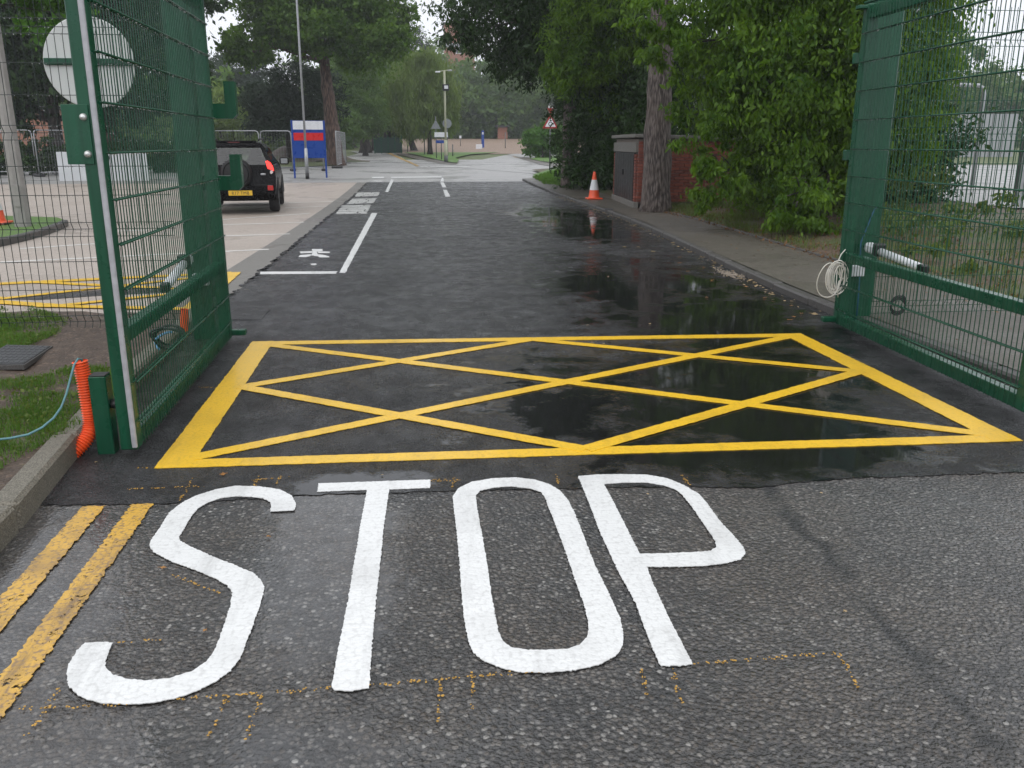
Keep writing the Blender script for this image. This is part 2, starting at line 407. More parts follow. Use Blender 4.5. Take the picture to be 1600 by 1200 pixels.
def make_wet_metal_paint(name, col, rough_=.28, var=.2):
    b = NB(name); P = b.pos(); f = b.noise(P, 7, 4); st = b.noise(b.pos(scale=(20, 20, 1.2)), 1.6, 4)
    c = b.mix(b.rng(st, .35, .7, 0, 1), tuple(x * (1 - var) for x in col), tuple(x * (1 + var) for x in col))
    c = b.mix(b.rng(b.noise(P, 30, 5, .7), .68, .8, 0, .35), c, (.13, .13, .11))
    b.principled(c, b.rng(f, .3, .7, rough_ - .1, rough_ + .14), b.bump(b.noise(P, 160, 2), .06, .004), Coat_Weight=.1, Coat_Roughness=.15, Specular_IOR_Level=.3)
    return b.m

M_OLD = make_old_road(); M_NEW = make_new_tarmac()
M_CARPARK = make_worn_surface('wet_buff_car_park', (.34, .285, .238), (.425, .37, .322), wet=.5)
M_JUNC = make_worn_surface('wet_pale_road', (.25, .245, .235), (.34, .335, .325), wet=.75, rmin=.1, rmax=.35)
M_PATH = make_worn_surface('wet_gritty_footpath', (.062, .054, .043), (.112, .099, .079), wet=.45, stone=60, rmax=.5)
M_CONC = make_worn_surface('wet_concrete', (.13, .122, .108), (.19, .18, .162), wet=.3, stone=140, rmax=.5)
M_KERB = make_worn_surface('kerb_concrete', (.085, .078, .05), (.20, .18, .145), wet=.25, stone=160, rmax=.5)
M_KERBD = make_worn_surface('dark_kerb_concrete', (.05, .046, .042), (.085, .08, .074), wet=.5, stone=160, rmax=.4)
M_WHITE = make_paint('white_road_paint', (.76, .765, .75), .30, (.42, .41, .39), 0.0)
M_WHITE_W = make_paint('worn_white_road_paint', (.66, .66, .64), .35, (.25, .25, .25), .3)
M_YEL = make_paint('yellow_road_paint', (.84, .51, .016), .30, (.42, .25, .025), 0.0)
M_YEL_W = make_paint('worn_yellow_road_paint', (.64, .37, .045), .85, (.24, .155, .09), .22)
M_CHALK = mat_plain('orange_marking_spray', (.46, .26, .05), .6, .4, 60)
M_GREEN = make_wet_metal_paint('dark_green_powder_coat', (.008, .072, .036))
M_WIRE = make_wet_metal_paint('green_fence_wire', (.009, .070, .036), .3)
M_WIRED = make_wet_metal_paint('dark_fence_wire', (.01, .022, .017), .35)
M_GALV = mat_plain('galvanised_steel', (.36, .37, .38), .38, .15, 14, .05, .65)
M_ALU = mat_plain('aluminium_strip', (.40, .40, .42), .5, .15, 20, .05, .2)
M_BOLT = mat_plain('zinc_bolt', (.6, .6, .58), .3, .1, 30, 0, .6)
M_RUBBER = mat_plain('black_rubber', (.014, .014, .014), .45, .2, 20, .1)
M_BLACKP = mat_plain('black_plastic', (.012, .012, .013), .35, .2, 20)
M_WHITEP = mat_plain('white_plastic', (.72, .74, .76), .35, .05, 10)
M_CREAMC = mat_plain('white_cable_sheath', (.70, .68, .62), .4, .06, 20)
M_BLUEC = mat_plain('blue_cable_sheath', (.03, .12, .22), .4, .15, 20)
M_TEALC = mat_plain('teal_cable_sheath', (.09, .22, .24), .4, .15, 20)
M_ORANGE = mat_plain('orange_duct_plastic', (.82, .095, .018), .38, .1, 9, .05)
M_CONEO = mat_plain('cone_orange', (.80, .10, .03), .4, .1, 9)
M_CONEW = mat_plain('cone_white_sleeve', (.68, .70, .70), .4, .08, 9)
M_SIGNBACK = mat_plain('sign_back_grey', (.62, .64, .62), .45, .06, 5)
M_SIGNW = mat_plain('sign_white', (.75, .76, .79), .3, .03, 4)
M_SIGNB = mat_plain('sign_blue', (.008, .055, .30), .3, .06, 4)
M_SIGNR = mat_plain('sign_red', (.62, .02, .022), .3, .05, 4)
M_SIGNK = mat_plain('sign_black', (.012, .012, .012), .4, .05, 4)
M_SIGNRF = mat_plain('weathered_sign_red', (.36, .03, .025), .4, .1, 8)
M_POLE = mat_plain('grey_pole', (.11, .12, .12), .5, .15, 9)
M_POLEC = mat_plain('cream_pole', (.42, .43, .30), .5, .1, 6)
M_CONCPOST = mat_plain('concrete_post', (.26, .25, .235), .75, .12, 7, .2)
def make_carpaint():
    b = NB('black_car_paint'); f = b.noise(b.pos(obj=True), 40, 4)
    b.principled((.002, .002, .0023), b.rng(f, .3, .7, .2, .34), None, Specular_IOR_Level=.12); return b.m
M_CARP = make_carpaint()
M_CARB = mat_plain('black_car_trim', (.005, .005, .005), .6, .2, 14, 0, 0, 0, True)
M_PLATE = mat_plain('yellow_plate', (.75, .46, .03), .35, .04, 4, 0, 0, 0, True)
M_TYRE = mat_plain('tyre_rubber', (.014, .014, .014), .7, .2, 18, .2, 0, 0, True)
M_RIM = mat_plain('alloy_rim', (.35, .35, .36), .35, .1, 9, 0, .7, 0, True)
M_SEAT = mat_plain('seat_fabric', (.03, .03, .033), .8, .1, 9, 0, 0, 0, True)
def make_glass(name, tint, rough_=.02, mixf=.55):
    b = NB(name); tr = b.n('BsdfTransparent'); tr.inputs['Color'].default_value = (*tint, 1)
    gl = b.n('BsdfGlossy'); gl.inputs['Roughness'].default_value = rough_
    ms = b.n('MixShader'); ms.inputs[0].default_value = .08; b.L(tr.outputs[0], ms.inputs[1]); b.L(gl.outputs[0], ms.inputs[2])
    b.L(ms.outputs[0], b.out.inputs['Surface']); return b.m
M_GLASS = make_glass('car_glass', (.42, .50, .48))
def make_lens(name, col, emit):
    b = NB(name); p = b.principled(col, .15, None, Coat_Weight=1.0); p.inputs['Emission Color'].default_value = (*col, 1); p.inputs['Emission Strength'].default_value = emit
    return b.m
M_TAIL = make_lens('lit_tail_light', (.9, .03, .02), 1.3); M_TAILD = make_lens('red_reflector', (.45, .01, .01), 0.0)
M_REVL = make_lens('clear_lens', (.75, .6, .58), 0.0)
def make_brick():
    b = NB('red_brick'); P = b.pos(); f = b.noise(P, 25, 5); oi = b.n('ObjectInfo')
    c = b.ramp(oi.outputs['Random'], [(0, (.15, .042, .028)), (.5, (.22, .06, .038)), (1, (.29, .085, .055))])
    c = b.mix(b.rng(f, .35, .75, 0, .45), c, (.09, .04, .03)); b.principled(c, .75, b.bump(f, .5, .01)); return b.m
M_BRICK = make_brick()
M_MORTAR = mat_plain('mortar', (.20, .17, .145), .9, .2, 20, .3)
M_LEAF_SHRUB = make_leaf('shrub_leaf', (.018, .066, .008), (.165, .285, .024), .42, .36, 1.3)
M_LEAF_DARK = make_leaf('dark_leaf', (.008, .028, .006), (.042, .092, .016), .25, .42, .8)
M_LEAF_MID = make_leaf('mid_leaf', (.026, .075, .014), (.135, .235, .034), .38, .4, .8)
M_LEAF_FAR = make_leaf('far_leaf', (.045, .10, .03), (.155, .245, .068), .32, .5, .35)
M_LEAF_WILL = make_leaf('willow_leaf', (.08, .135, .03), (.20, .275, .075), .35, .5, .4)
M_LEAF_PINE = make_leaf('pine_needle', (.016, .034, .018), (.04, .068, .034), .1, .55, .4)
M_LEAF_LAUREL = make_leaf('bright_hedge_leaf', (.03, .10, .014), (.11, .24, .03), .3, .35, .5)
M_GRASS = make_leaf('grass_blade', (.05, .125, .018), (.14, .26, .045), .3, .45, 2.0)
M_WEED = make_leaf('weed_leaf', (.05, .10, .02), (.16, .20, .05), .3, .45, 1.2)
M_BARK = make_bark('pine_bark', (.16, .12, .10), (.30, .25, .225), 1.4); M_BARKR = make_bark('red_pine_bark', (.12, .065, .045), (.20, .13, .10), .7)
M_BARKD = make_bark('dark_bark', (.045, .036, .028), (.09, .075, .06), .8)
M_SOIL = make_soil('verge_soil', (.045, .029, .02), (.105, .072, .05), (.07, .095, .028), (.60, .72))
M_LITTER = make_soil('leaf_litter_soil', (.06, .038, .024), (.125, .082, .055), (.07, .095, .03), (.46, .6))
M_FIELD = make_soil('bare_field', (.21, .145, .105), (.29, .21, .155), None)
M_LAWN = make_soil('wet_lawn', (.06, .14, .018), (.11, .21, .035), (.09, .17, .03))
M_ROUGHG = make_soil('rough_grass', (.07, .10, .03), (.14, .15, .06), (.09, .13, .03))
M_LEAFDRY = make_leaf('fallen_leaf', (.30, .12, .03), (.48, .27, .10), .2, .45, 6)
M_LEAFBROWN = make_leaf('brown_litter_leaf', (.09, .045, .022), (.26, .15, .075), .15, .5, 5)
M_LEAFPALE = make_leaf('pale_fallen_leaf', (.38, .27, .14), (.55, .42, .26), .2, .45, 6)

# ------------------------------------------------------------------ the ground
ys = [-12, 0, 10, 20, 24, 26, 28, 30, 32, 45, 60, 90, 120, 153, 200, 380]
grid_sheet('ground', [-260, -90, -40, -12, 0, 12, 40, 90, 260], ys, lambda x, y: gz(y) - .06, M_ROUGHG)
grid_sheet('old_road', [-2.0, -1, 0, 1, 2, 3, 4, 6, 9], [-6, -3, 0, 1.5, 3, 4.05], lambda x, y: 0.0, M_OLD)
# fresh tarmac, its near joint as in the photo
Lp = [(4.6, -1.86), (5.5, -1.95), (7.3, -2.05), (8.6, -2.0), (9.8, -1.95), (11.4, -1.92), (14, -1.88), (18, -1.84), (22, -1.80), (25, -1.77), (28, -1.73), (31, -1.70), (34, -1.68), (36.2, -1.66)]
near = [(-1.86, 3.93), (-1.2, 3.87), (-.5, 3.90), (.14, 3.87), (.75, 3.84), (1.25, 3.80), (1.6, 3.74), (1.9, 3.79), (2.15, 3.81), (3.0, 3.79), (4.1, 3.78)]
def kx(y):                                    # the right kerb line
    pts = [(-5, 4.05), (3.7, 4.05), (7.5, 4.0), (9.6, 4.06), (13, 4.28), (16.6, 4.52), (20, 4.62), (24, 4.62), (28, 4.6), (34, 4.62), (37, 4.66)]
    for (a, xa), (c, xc) in zip(pts, pts[1:]):
        if a <= y <= c: return xa + (xc - xa) * (y - a) / (c - a)
    return pts[-1][1]
tar = MB(); rows = [4.6, 5.5, 7.3, 8.6, 9.8, 11.4, 14, 18, 22, 25, 28, 31, 34, 36.2]
ne = rough([Vector((a, b, 0)) for a, b in near], .03, .006, False)
k = len(ne); xs_ = [p.x for p in ne]
vs_ = [(p.x, p.y, .004) for p in ne]
for (y, xl) in Lp:
    xr = kx(y)
    for i in range(k):
        t = (xs_[i] - xs_[0]) / (xs_[-1] - xs_[0]); jx = random.gauss(0, .012) if i == 0 else 0
        vs_.append((xl + jx + (xr - xl) * t, y, gz(y) + .004))
fs_ = [(j * k + i, j * k + i + 1, (j + 1) * k + i + 1, (j + 1) * k + i) for j in range(len(Lp)) for i in range(k - 1)]
tag(tar.add(vs_, fs_).build('tarmac_drive', M_NEW), kind='structure')
# ragged left edge of the tarmac, spilled over the concrete edging
sp = MB()
for _ in range(420):
    y = random.uniform(7.8, 36); xl = np.interp(y, [a for a, _ in Lp], [c for _, c in Lp]); r = random.uniform(.01, .045)
    c = Vector((xl - random.random() ** 2 * .05, y, gz(y)))
    sp.prism([[c + Vector((math.cos(a) * r * random.uniform(.6, 1.3), math.sin(a) * r * 1.8 * random.uniform(.6, 1.3), 0)) for a in np.linspace(0, 5.4, 7)]], .0, .009)
tag(sp.build('tarmac_spill', M_NEW), 'crumbs of black tarmac along the left edge of the drive', None, None, 'stuff')

strip_sheet('concrete_edging', [(y, x - .42 - .01 * max(0, 20 - y), x + .03) for (y, x) in Lp if y > 8.2], -.004, M_CONC, nx=3)
strip_sheet('car_park', [(8.55, -34, -1.97), (12, -36, -1.95), (18, -38, -1.9), (24, -40, -1.8), (28, -42, -1.75), (32, -44, -1.7), (36.25, -46, -1.62)], -.008, M_CARPARK, nx=8)
strip_sheet('junction_road', [(36.15, -46, 24), (38, -46, 24), (42, -30, 26), (46, -22, 30), (50, -12, 40), (54, -8, 46), (60, -8, 50), (66, -8, 50)], -.004, M_JUNC, nx=8)
def px_sheet(name, pts, off, mat, kind='structure', sub=3):
    L = densify([G(*p) for p in pts], 6.0)
    return tag(MB().prism([[Vector((p.x, p.y, gz(p.y))) for p in L]], off, off).build(name, mat), kind=kind)
px_sheet('left_avenue', [(470, 262), (560, 240), (548, 229), (585, 229), (612, 237), (655, 262)], .002, M_JUNC)
px_sheet('right_road', [(715, 262), (755, 249), (800, 240.5), (850, 240), (935, 242), (935, 262), (840, 272)], .006, M_JUNC)
px_sheet('grass_island', [(594, 231.5), (640, 240.5), (668, 246.5), (700, 254), (714, 255.5), (717, 251), (712, 247), (735, 242), (790, 238), (800, 236), (760, 233), (640, 230.5)], .05, M_LAWN)
px_sheet('far_footpath', [(585, 231.5), (640, 246), (690, 256.5), (712, 257.2), (718, 254), (700, 255), (668, 247.5), (640, 241.5), (596, 232.5)], .012, M_PATH)
tag(MB().add([(-2, 84, gz(84) - .02), (30, 84, gz(84) - .02), (-3, 100, 1.15), (36, 100, 1.15), (-6, 131, 2.25), (46, 131, 2.25), (-10, 160, 2.3), (60, 160, 2.3)], [(0, 1, 3, 2), (2, 3, 5, 4), (4, 5, 7, 6)]).build('bare_field', M_FIELD), kind='structure')
px_sheet('far_lawn', [(828, 249), (845, 246), (935, 240), (935, 252), (880, 257), (845, 253)], .06, M_LAWN)
px_sheet('far_verge_path', [(800, 244), (826, 247), (850, 254), (890, 259), (935, 256), (935, 262), (880, 263), (845, 258)], .03, M_PATH)
# left verge
def verge_x(y): return float(np.interp(y, [-4, 3.3, 4.2, 5, 8.3, 9], [-1.775, -1.785, -1.845, -1.945, -2.065, -2.07]))
vs_ = []; vys = list(np.linspace(-4, 8.55, 40)); vus = list(np.linspace(0, 1, 34) ** 1.8)
for y in vys:
    for u in vus:
        x = verge_x(y) - u * 12; e = min(1, u * 40)
        vs_.append((x, y, .112 + e * (.014 * math.sin(x * 5 + y * 3) + .012 * math.sin(y * 7 - x * 2) + .008 * math.sin(x * 17 + y * 11)) - (.12 if y > 8.5 else 0)))
n_ = len(vus)
tag(MB().add(vs_, [(j * n_ + i, j * n_ + n_ + i, j * n_ + n_ + i + 1, j * n_ + i + 1) for j in range(len(vys) - 1) for i in range(n_ - 1)]).build('verge', M_SOIL, None, True), kind='structure')
# right footpath and bank
def foot_back(y): return float(np.interp(y, [3, 7, 11, 17, 21, 23, 30, 37], [5.9, 5.75, 5.62, 5.85, 5.75, 5.85, 6.0, 6.3]))
rows = []
for y in [-5, 0, 3.2, 5, 7, 9, 11, 14, 17, 20, 22, 24, 26, 28, 30, 32, 34, 36, 37]: rows.append((y, kx(y) + .115, foot_back(y) + .05))
strip_sheet('footpath', rows, .085, M_PATH, nx=5)
def bankz(x, y):
    e = max(0, x - foot_back(y))
    return gz(y) + .075 + .22 * (1 - math.exp(-e * .8)) * (1 if 9 < y < 34 else .4) + .02 * math.sin(x * 4 + y * 2.3) * min(1, e * 2)
vs_ = []; bys = list(np.linspace(-5, 46, 68)); us = list(np.linspace(0, 1, 14))
for y in bys:
    for u in us:
        x = foot_back(y) + u * u * 16; vs_.append((x, y, bankz(x, y)))
n_ = len(us)
tag(MB().add(vs_, [(j * n_ + i, j * n_ + i + 1, (j + 1) * n_ + i + 1, (j + 1) * n_ + i) for j in range(len(bys) - 1) for i in range(n_ - 1)]).build('bank', M_LITTER, None, True), kind='structure')
strip_sheet('side_yard', [(17, 12.4, 60), (26, 12.8, 70), (36, 14, 80), (44, 14, 90)], .315, M_JUNC)
strip_sheet('yard_grass', [(44, 14, 90), (60, 14, 110)], .33, M_ROUGHG)
# lawn corner at the right of the junction
px_sheet('corner_lawn', [(832, 277), (868, 265), (935, 262), (935, 290), (890, 293), (850, 288)], .12, M_LAWN)

# kerbs, stone by stone
def kerb_line(name, pts, h, w, mat, L=.915):
    par = tag(bpy.data.objects.new(name, None), kind='structure'); COL.objects.link(par)
    d = densify(pts, 0.05, False); acc = 0; a = d[0]
    for p, q in zip(d, d[1:]):
        acc += (q - p).length
        if acc >= L or q is d[-1]:
            mid = (a + q) / 2; dv = q - a; ln = dv.length - .008
            if ln > .1:
                me = MB().bbox((0, 0, 0), (w, ln, h + .25), .018).mesh('kerb_stone', mat)
                o = link(bpy.data.objects.new('kerb_stone', me), par)
                o.location = mid + Vector((0, 0, h / 2 - .125 + random.uniform(-.006, .006)))
                o.rotation_euler = (math.atan2(dv.z, Vector((dv.x, dv.y)).length), random.uniform(-.015, .015), math.atan2(-dv.x, dv.y) + random.uniform(-.006, .006))
            a = q; acc = 0
    return par
kerb_line('verge_kerb', [Vector((-1.735, -3, 0)), Vector((-1.745, 3.3, 0)), Vector((-1.80, 4.2, 0)), Vector((-1.90, 5.0, 0)), Vector((-2.02, 8.3, 0))], .125, .13, M_KERB)
kerb_line('footpath_kerb', [Vector((kx(y) + .06, y, gz(y))) for y in np.linspace(-5, 36.8, 70)], .085, .125, M_KERBD)
kerb_line('path_edging', [Vector((foot_back(y) + .02, y, gz(y) + .06)) for y in np.linspace(8, 21.5, 30)], .05, .05, M_KERBD)

# ------------------------------------------------------------------ painted markings
def zm(z, sx, x0, y0): return [(x0 + a / sx, y0 + b / sx) for a, b in z]
S = [(1100, 160), (1200, 155), (1207, 130), (1190, 95), (1140, 70), (1060, 58), (960, 55), (880, 70), (800, 95), (740, 125), (690, 165), (650, 230), (615, 280), (608, 300), (625, 325), (700, 365), (800, 400), (880, 435), (930, 465), (948, 490), (940, 540), (905, 650), (880, 720), (845, 770), (790, 810), (700, 840), (600, 852), (520, 845), (460, 825), (432, 800), (430, 775), (445, 730), (460, 697), (430, 693), (345, 698), (310, 735), (280, 790), (271, 830), (280, 870), (310, 905), (360, 930), (430, 945), (520, 948), (620, 942), (710, 925), (800, 895), (880, 855), (940, 810), (980, 760), (1010, 680), (1040, 600), (1065, 530), (1078, 475), (1065, 440), (1030, 410), (960, 380), (870, 345), (780, 305), (735, 280), (730, 265), (745, 240), (780, 180), (810, 145), (850, 122), (900, 105), (960, 97), (1020, 100), (1070, 105), (1100, 120), (1105, 135)]
T = [(40, 83), (428, 70), (428, 98), (285, 104), (268, 220), (255, 350), (240, 480), (228, 620), (215, 795), (150, 806), (95, 803), (85, 790), (110, 650), (140, 500), (165, 350), (190, 200), (208, 105), (36, 112)]
O1 = [(505, 130), (525, 100), (570, 78), (640, 66), (720, 62), (790, 70), (840, 85), (880, 110), (905, 140), (935, 200), (965, 280), (1000, 370), (1040, 450), (1085, 550), (1098, 610), (1095, 650), (1070, 685), (1010, 715), (930, 733), (830, 742), (740, 740), (670, 725), (610, 700), (575, 670), (560, 630), (545, 560), (535, 450), (528, 350), (518, 240), (510, 180)]
O2 = [(585, 125), (600, 108), (650, 97), (710, 93), (770, 100), (810, 112), (825, 130), (835, 160), (860, 220), (900, 330), (930, 420), (960, 500), (975, 560), (978, 590), (970, 620), (945, 645), (900, 660), (830, 664), (760, 662), (710, 655), (680, 635), (665, 600), (650, 530), (635, 440), (620, 330), (605, 250), (590, 170)]
P1 = [(940, 58), (1010, 52), (1090, 51), (1180, 53), (1250, 65), (1310, 90), (1360, 120), (1390, 155), (1430, 210), (1480, 265), (1515, 305), (1522, 325), (1505, 347), (1460, 360), (1380, 370), (1290, 373), (1180, 374), (1200, 430), (1260, 560), (1338, 712), (1290, 718), (1225, 718), (1180, 610), (1140, 500), (1080, 390), (1020, 260), (970, 130)]
P2 = [(1030, 85), (1100, 80), (1180, 80), (1240, 90), (1280, 105), (1300, 120), (1340, 170), (1380, 230), (1415, 280), (1420, 305), (1400, 318), (1340, 323), (1240, 327), (1155, 328), (1110, 240), (1065, 150)]
st = thing('stop_marking', 'big white STOP lettering painted on the old road in front of the yellow box', 'road marking', (0, 3.2, 0))
st.location = (0, 0, 0)
zs = lambda q: zm(q, 2.608, 0, 740); zt = lambda q: zm(q, 2.2222, 480, 720)
for nm, lp in (('S', [zs(S)]), ('T', [zt(T)]), ('O', [zt(O1), zt(O2)]), ('P', [zt(P1), zt(P2)])):
    tag(paint('letter', lp, M_WHITE, st, .005, .0013, .007), 'white painted letter %s' % nm)
bx_ = thing('box_marking', 'bright yellow keep-clear box with crossing diagonals between the green gates', 'road marking')
BL, BR, FR, FL = (-1.345, 7.29), (3.34, 7.08), (3.345, 4.225), (-1.335, 4.335)
def inset(a, b, f): return (a[0] + (b[0] - a[0]) * f, a[1] + (b[1] - a[1]) * f)
def yline(nm, a, b, w, lift): return paint(nm, [stripe(a, b, w)], M_YEL, bx_, .005 + lift, .002, .03, px=False)
yline('border_line', (FL[0] + .09, FL[1] + .02), (BL[0] + .09, BL[1]), .175, .0010)
yline('border_line', (FR[0] - .085, FR[1] + .02), (BR[0] - .085, BR[1]), .165, .0013)
yline('border_line', (FL[0], FL[1] + .055), (FR[0], FR[1] + .055), .115, .0002)
yline('border_line', (BL[0], BL[1] - .065), (BR[0], BR[1] - .065), .125, .0005)
ML, MR_ = (-1.18, 5.86), (3.2, 5.77); MT, MBt = (.98, 7.1), (.90, 4.36)
dl = [((-1.2, 7.16), (3.2, 4.36)), ((-1.18, 4.47), (3.22, 6.98)), (ML, MT), (ML, MBt), (MT, MR_), (MBt, MR_)]
for i, (a, b) in enumerate(dl): yline('diagonal_line', a, b, .098, .0018 + .0004 * i)
# worn double yellow lines
for i, (xa, xb, lab) in enumerate(((-1.525, -1.425, 'worn yellow kerb line nearer the kerb, left of the lettering'), (-1.308, -1.212, 'worn yellow kerb line nearer the letter S'))):
    o = paint('kerb_line', [[(xa, -3), (xb, -3), (xb, 3.87), (xa, 3.87)]], M_YEL_W, None, .005, .0035, .012, px=False, th=.002)
    tag(o, lab, 'road marking', 'double yellow lines along the left kerb')
# setting-out spray dashes
sp = MB()
def spray(a, b, w=.009, dens=115):
    a, b = G(*a), G(*b); L = (b - a).length
    for _ in range(int(L * dens)):
        c = a.lerp(b, random.random()) + Vector((random.gauss(0, w * .5), random.gauss(0, w * .5), 0)); r = random.uniform(.0015, .0048)
        sp.prism([[c + Vector((math.cos(q) * r * random.uniform(.5, 1.4), math.sin(q) * r * random.uniform(.5, 1.4), 0)) for q in np.linspace(0, 5.2, 6)]], .006, .0075)
for a, b in [((30, 1110), (200, 1104)), ((270, 1095), (520, 1078)), ((580, 1074), (850, 1050)), ((1080, 1040), (1310, 1023)), ((1310, 1023), (1345, 1085)), ((42, 1155), (95, 1075)), ((325, 1155), (357, 1090)), ((383, 1160), (410, 1087)),
             ((685, 1130), (690, 1065)), ((740, 1110), (738, 1055)), ((1010, 1090), (1003, 1050)), ((1065, 1100), (1050, 1045)), ((180, 1006), (250, 1002)), ((200, 766), (320, 762)), ((282, 783), (302, 748)), ((395, 765), (405, 745)),
             ((432, 758), (440, 745)), ((395, 752), (455, 746)), ((560, 758), (700, 750)), ((706, 765), (711, 748)), ((872, 762), (870, 744)), ((1062, 740), (1078, 760)), ((310, 606), (345, 607)), ((600, 757), (720, 752)), ((212, 733), (240, 733)), ((270, 900), (345, 930))]: spray(a, b)
tag(sp.build('spray_marks', M_CHALK), 'thin broken orange setting-out lines sprayed around the lettering', None, None, 'stuff')
# pedestrian lane
pl = thing('lane_marking', 'white line and crossbar edging the pedestrian strip on the left of the drive', 'road marking')
paint('edge_line', [[(530, 427), (539.5, 427.5), (589.5, 333.5), (581, 333)]], M_WHITE, pl, .006, .004, .05)
paint('crossbar', [[(406.5, 425.6), (527, 425), (525, 428.6), (406.5, 429.4)]], M_WHITE, pl, .0065, .004, .05)
o = paint('lane_dash', [[(602, 300), (606.5, 300.5), (615.5, 281), (611, 280.5)]], M_WHITE, None, .006, .004, .1)
tag(o, 'white dash at the far end of the pedestrian strip', 'road marking')
ped = thing('pedestrian_symbol', 'white walking-figure symbol painted on the pedestrian strip nearest the gate', 'road marking')
zp = lambda q: [(360 + a / 4, 260 + b / 4) for a, b in q]
for q in ([(508, 520), (575, 520), (578, 531), (540, 535), (548, 560), (505, 560), (515, 538)], [(432, 536), (515, 533), (510, 544), (440, 547)], [(545, 535), (622, 537), (622, 545), (548, 546)],
          [(440, 558), (508, 553), (500, 565), (470, 571), (428, 570), (430, 563)], [(530, 552), (580, 556), (615, 565), (618, 572), (555, 572), (550, 565), (522, 563)]):
    paint('figure_stroke', [zp(q)], M_WHITE, ped, .006 + random.random() * .002, .002, .05)
paint('figure_head', [zp([(500, 612), (535, 610), (542, 616), (530, 621), (505, 620)])], M_WHITE_W, ped, .006, .002, .05)
o = paint('pedestrian_symbol', [[(584, 282.4), (592, 282), (598, 283), (597, 284.4), (588, 284.8), (583.5, 283.6)]], M_WHITE_W, None, .006, .003, .1)
tag(o, 'small distant white figure symbol at the far end of the pedestrian strip', 'road marking')
# three stretched rows of lettering, far too worn to read
zq = lambda q: [(480 + a / 6.667, 260 + b / 6.667) for a, b in q]
for ri, (tl, tr, br, bl, lab) in enumerate((((515, 275), (755, 272), (735, 312), (493, 320), 'farthest row of stretched white lettering on the pedestrian strip'),
                                   ((468, 340), (720, 335), (690, 385), (410, 395), 'middle row of stretched white lettering on the pedestrian strip'),
                                   ((355, 410), (665, 402), (618, 495), (288, 500), 'nearest row of stretched white lettering on the pedestrian strip'))):
    w_ = thing('lettering_row', lab, 'road marking', group='stretched lettering on the pedestrian strip')
    q = [G(*p) for p in zq([tl, tr, br, bl])]
    v0 = 0.0
    while v0 < .97:
        dv = random.uniform(.12, .2); u0 = random.uniform(0, .03)
        while u0 < .95:
            u1 = min(1.0, u0 + random.uniform(.22, .75))
            P_ = lambda u, v: (q[0].lerp(q[1], u)).lerp(q[3].lerp(q[2], u), min(v, 1))
            pts = [P_(u0, v0), P_(u1, v0 + random.uniform(-.015, .015)), P_(u1, v0 + dv - random.uniform(.015, .06)), P_(u0, v0 + dv - random.uniform(.015, .06))]
            paint('letter_stroke', [[(p.x, p.y) for p in pts]], M_WHITE_W, w_, .006, .012, .1, px=False)
            u0 = u1 + random.uniform(.01, .05)
        v0 += dv
for q, lab in (([(690.5, 278), (692.5, 278), (694, 284), (688, 284)], 'white centre dash touching the give-way line'), ([(688, 285.2), (693, 285.2), (697.5, 293), (691.5, 293)], 'middle white centre dash far down the drive'),
               ([(692.5, 297), (698, 297), (703.5, 307.5), (696, 307.5)], 'nearest white centre dash far down the drive')):
    tag(paint('centre_dash', [q], M_WHITE, None, .006, .004, .1), lab, 'road marking', 'centre dashes at the far end of the drive')
gw = thing('give_way_line', 'broken white line across the far end of the drive', 'road marking')
for q in ([(582, 276.8), (600, 276.4), (600, 278.6), (581, 279)], [(611, 276.6), (690, 275.8), (690, 277.6), (611, 278.4)]): paint('line_dash', [q], M_WHITE, gw, .008, .004, .2)
gw = thing('give_way_line', 'faint white line across the mouth of the left avenue', 'road marking')
for q in ([(656, 260.6), (668, 260.3), (668, 261.3), (655, 261.6)], [(672, 260.3), (735, 260.6), (735, 261.8), (672, 261.5)]): paint('line_dash', [q], M_WHITE_W, gw, .014, .01, .3)
for q, lab in (([(597, 236), (602, 236), (655, 259.5), (652, 260.5)], 'brown-yellow worn line along the kerb of the left avenue'), ([(800, 245), (806, 245), (850, 254.5), (846, 255)], 'worn yellow line at the edge of the right-hand road')):
    tag(paint('kerb_line', [q], M_YEL_W, None, .016, .02, .3), lab, 'road marking')
# bay lines in the car park
M_BAY = mat_plain('faint_white_paint', (.62, .61, .58), .5, .12, 3)
for a, b, lab in [((30, 388), (170, 379), 'white bay line in front of the grass island kerb'), ((330, 369), (453, 365), 'white bay line closest in front of the parked car'), ((340, 351), (475, 347), 'white bay line second in front of the parked car'), ((345, 343), (485, 333), 'white bay line running under the rear of the parked car'),
                  ((446, 324.5), (510, 322), 'white bay line beside the rear wheel of the parked car'), ((446, 316.5), (520, 314.5), 'white bay line farthest along the right side of the parked car'), ((150, 362), (230, 359), 'white bay line beside the tip of the grass island')]:
    A, B = G(*a), G(*b)
    o = paint('bay_line', [stripe(A, B, .10)], M_BAY, None, -.005, .006, .1, px=False, th=.002)
    tag(o, lab, 'road marking', 'parking bay lines')
o = paint('bay_line', [stripe(G(0, 409), G(420, 389), .10)], M_BAY, None, -.005, .006, .1, px=False, th=.002); tag(o, 'long white parking bay line nearest the yellow hatching', 'road marking')
kc = thing('hatched_marking', 'yellow hatched keep-clear marking on the car park behind the left fence', 'road marking')
z4 = lambda q: [(a / 5.215, 330 + b / 5.215) for a, b in q]
def yl2(a, b, w, i): paint('hatch_line', [stripe(G(*a), G(*b), w)], M_YEL, kc, .0 + .0006 * i, .004, .06, px=False)
for i, (a, b, w) in enumerate([((-60, 446), (362, 426), .17), ((40, 440), (300, 452), .12), ((0, 467), (300, 434), .11), ((-60, 480), (0, 464), .11), ((-20, 471), (90, 478), .16), ((90, 478), (300, 456), .11), ((60, 478), (300, 483), .13), ((302, 481), (364, 426), .2)]): yl2(a, b, w, i)
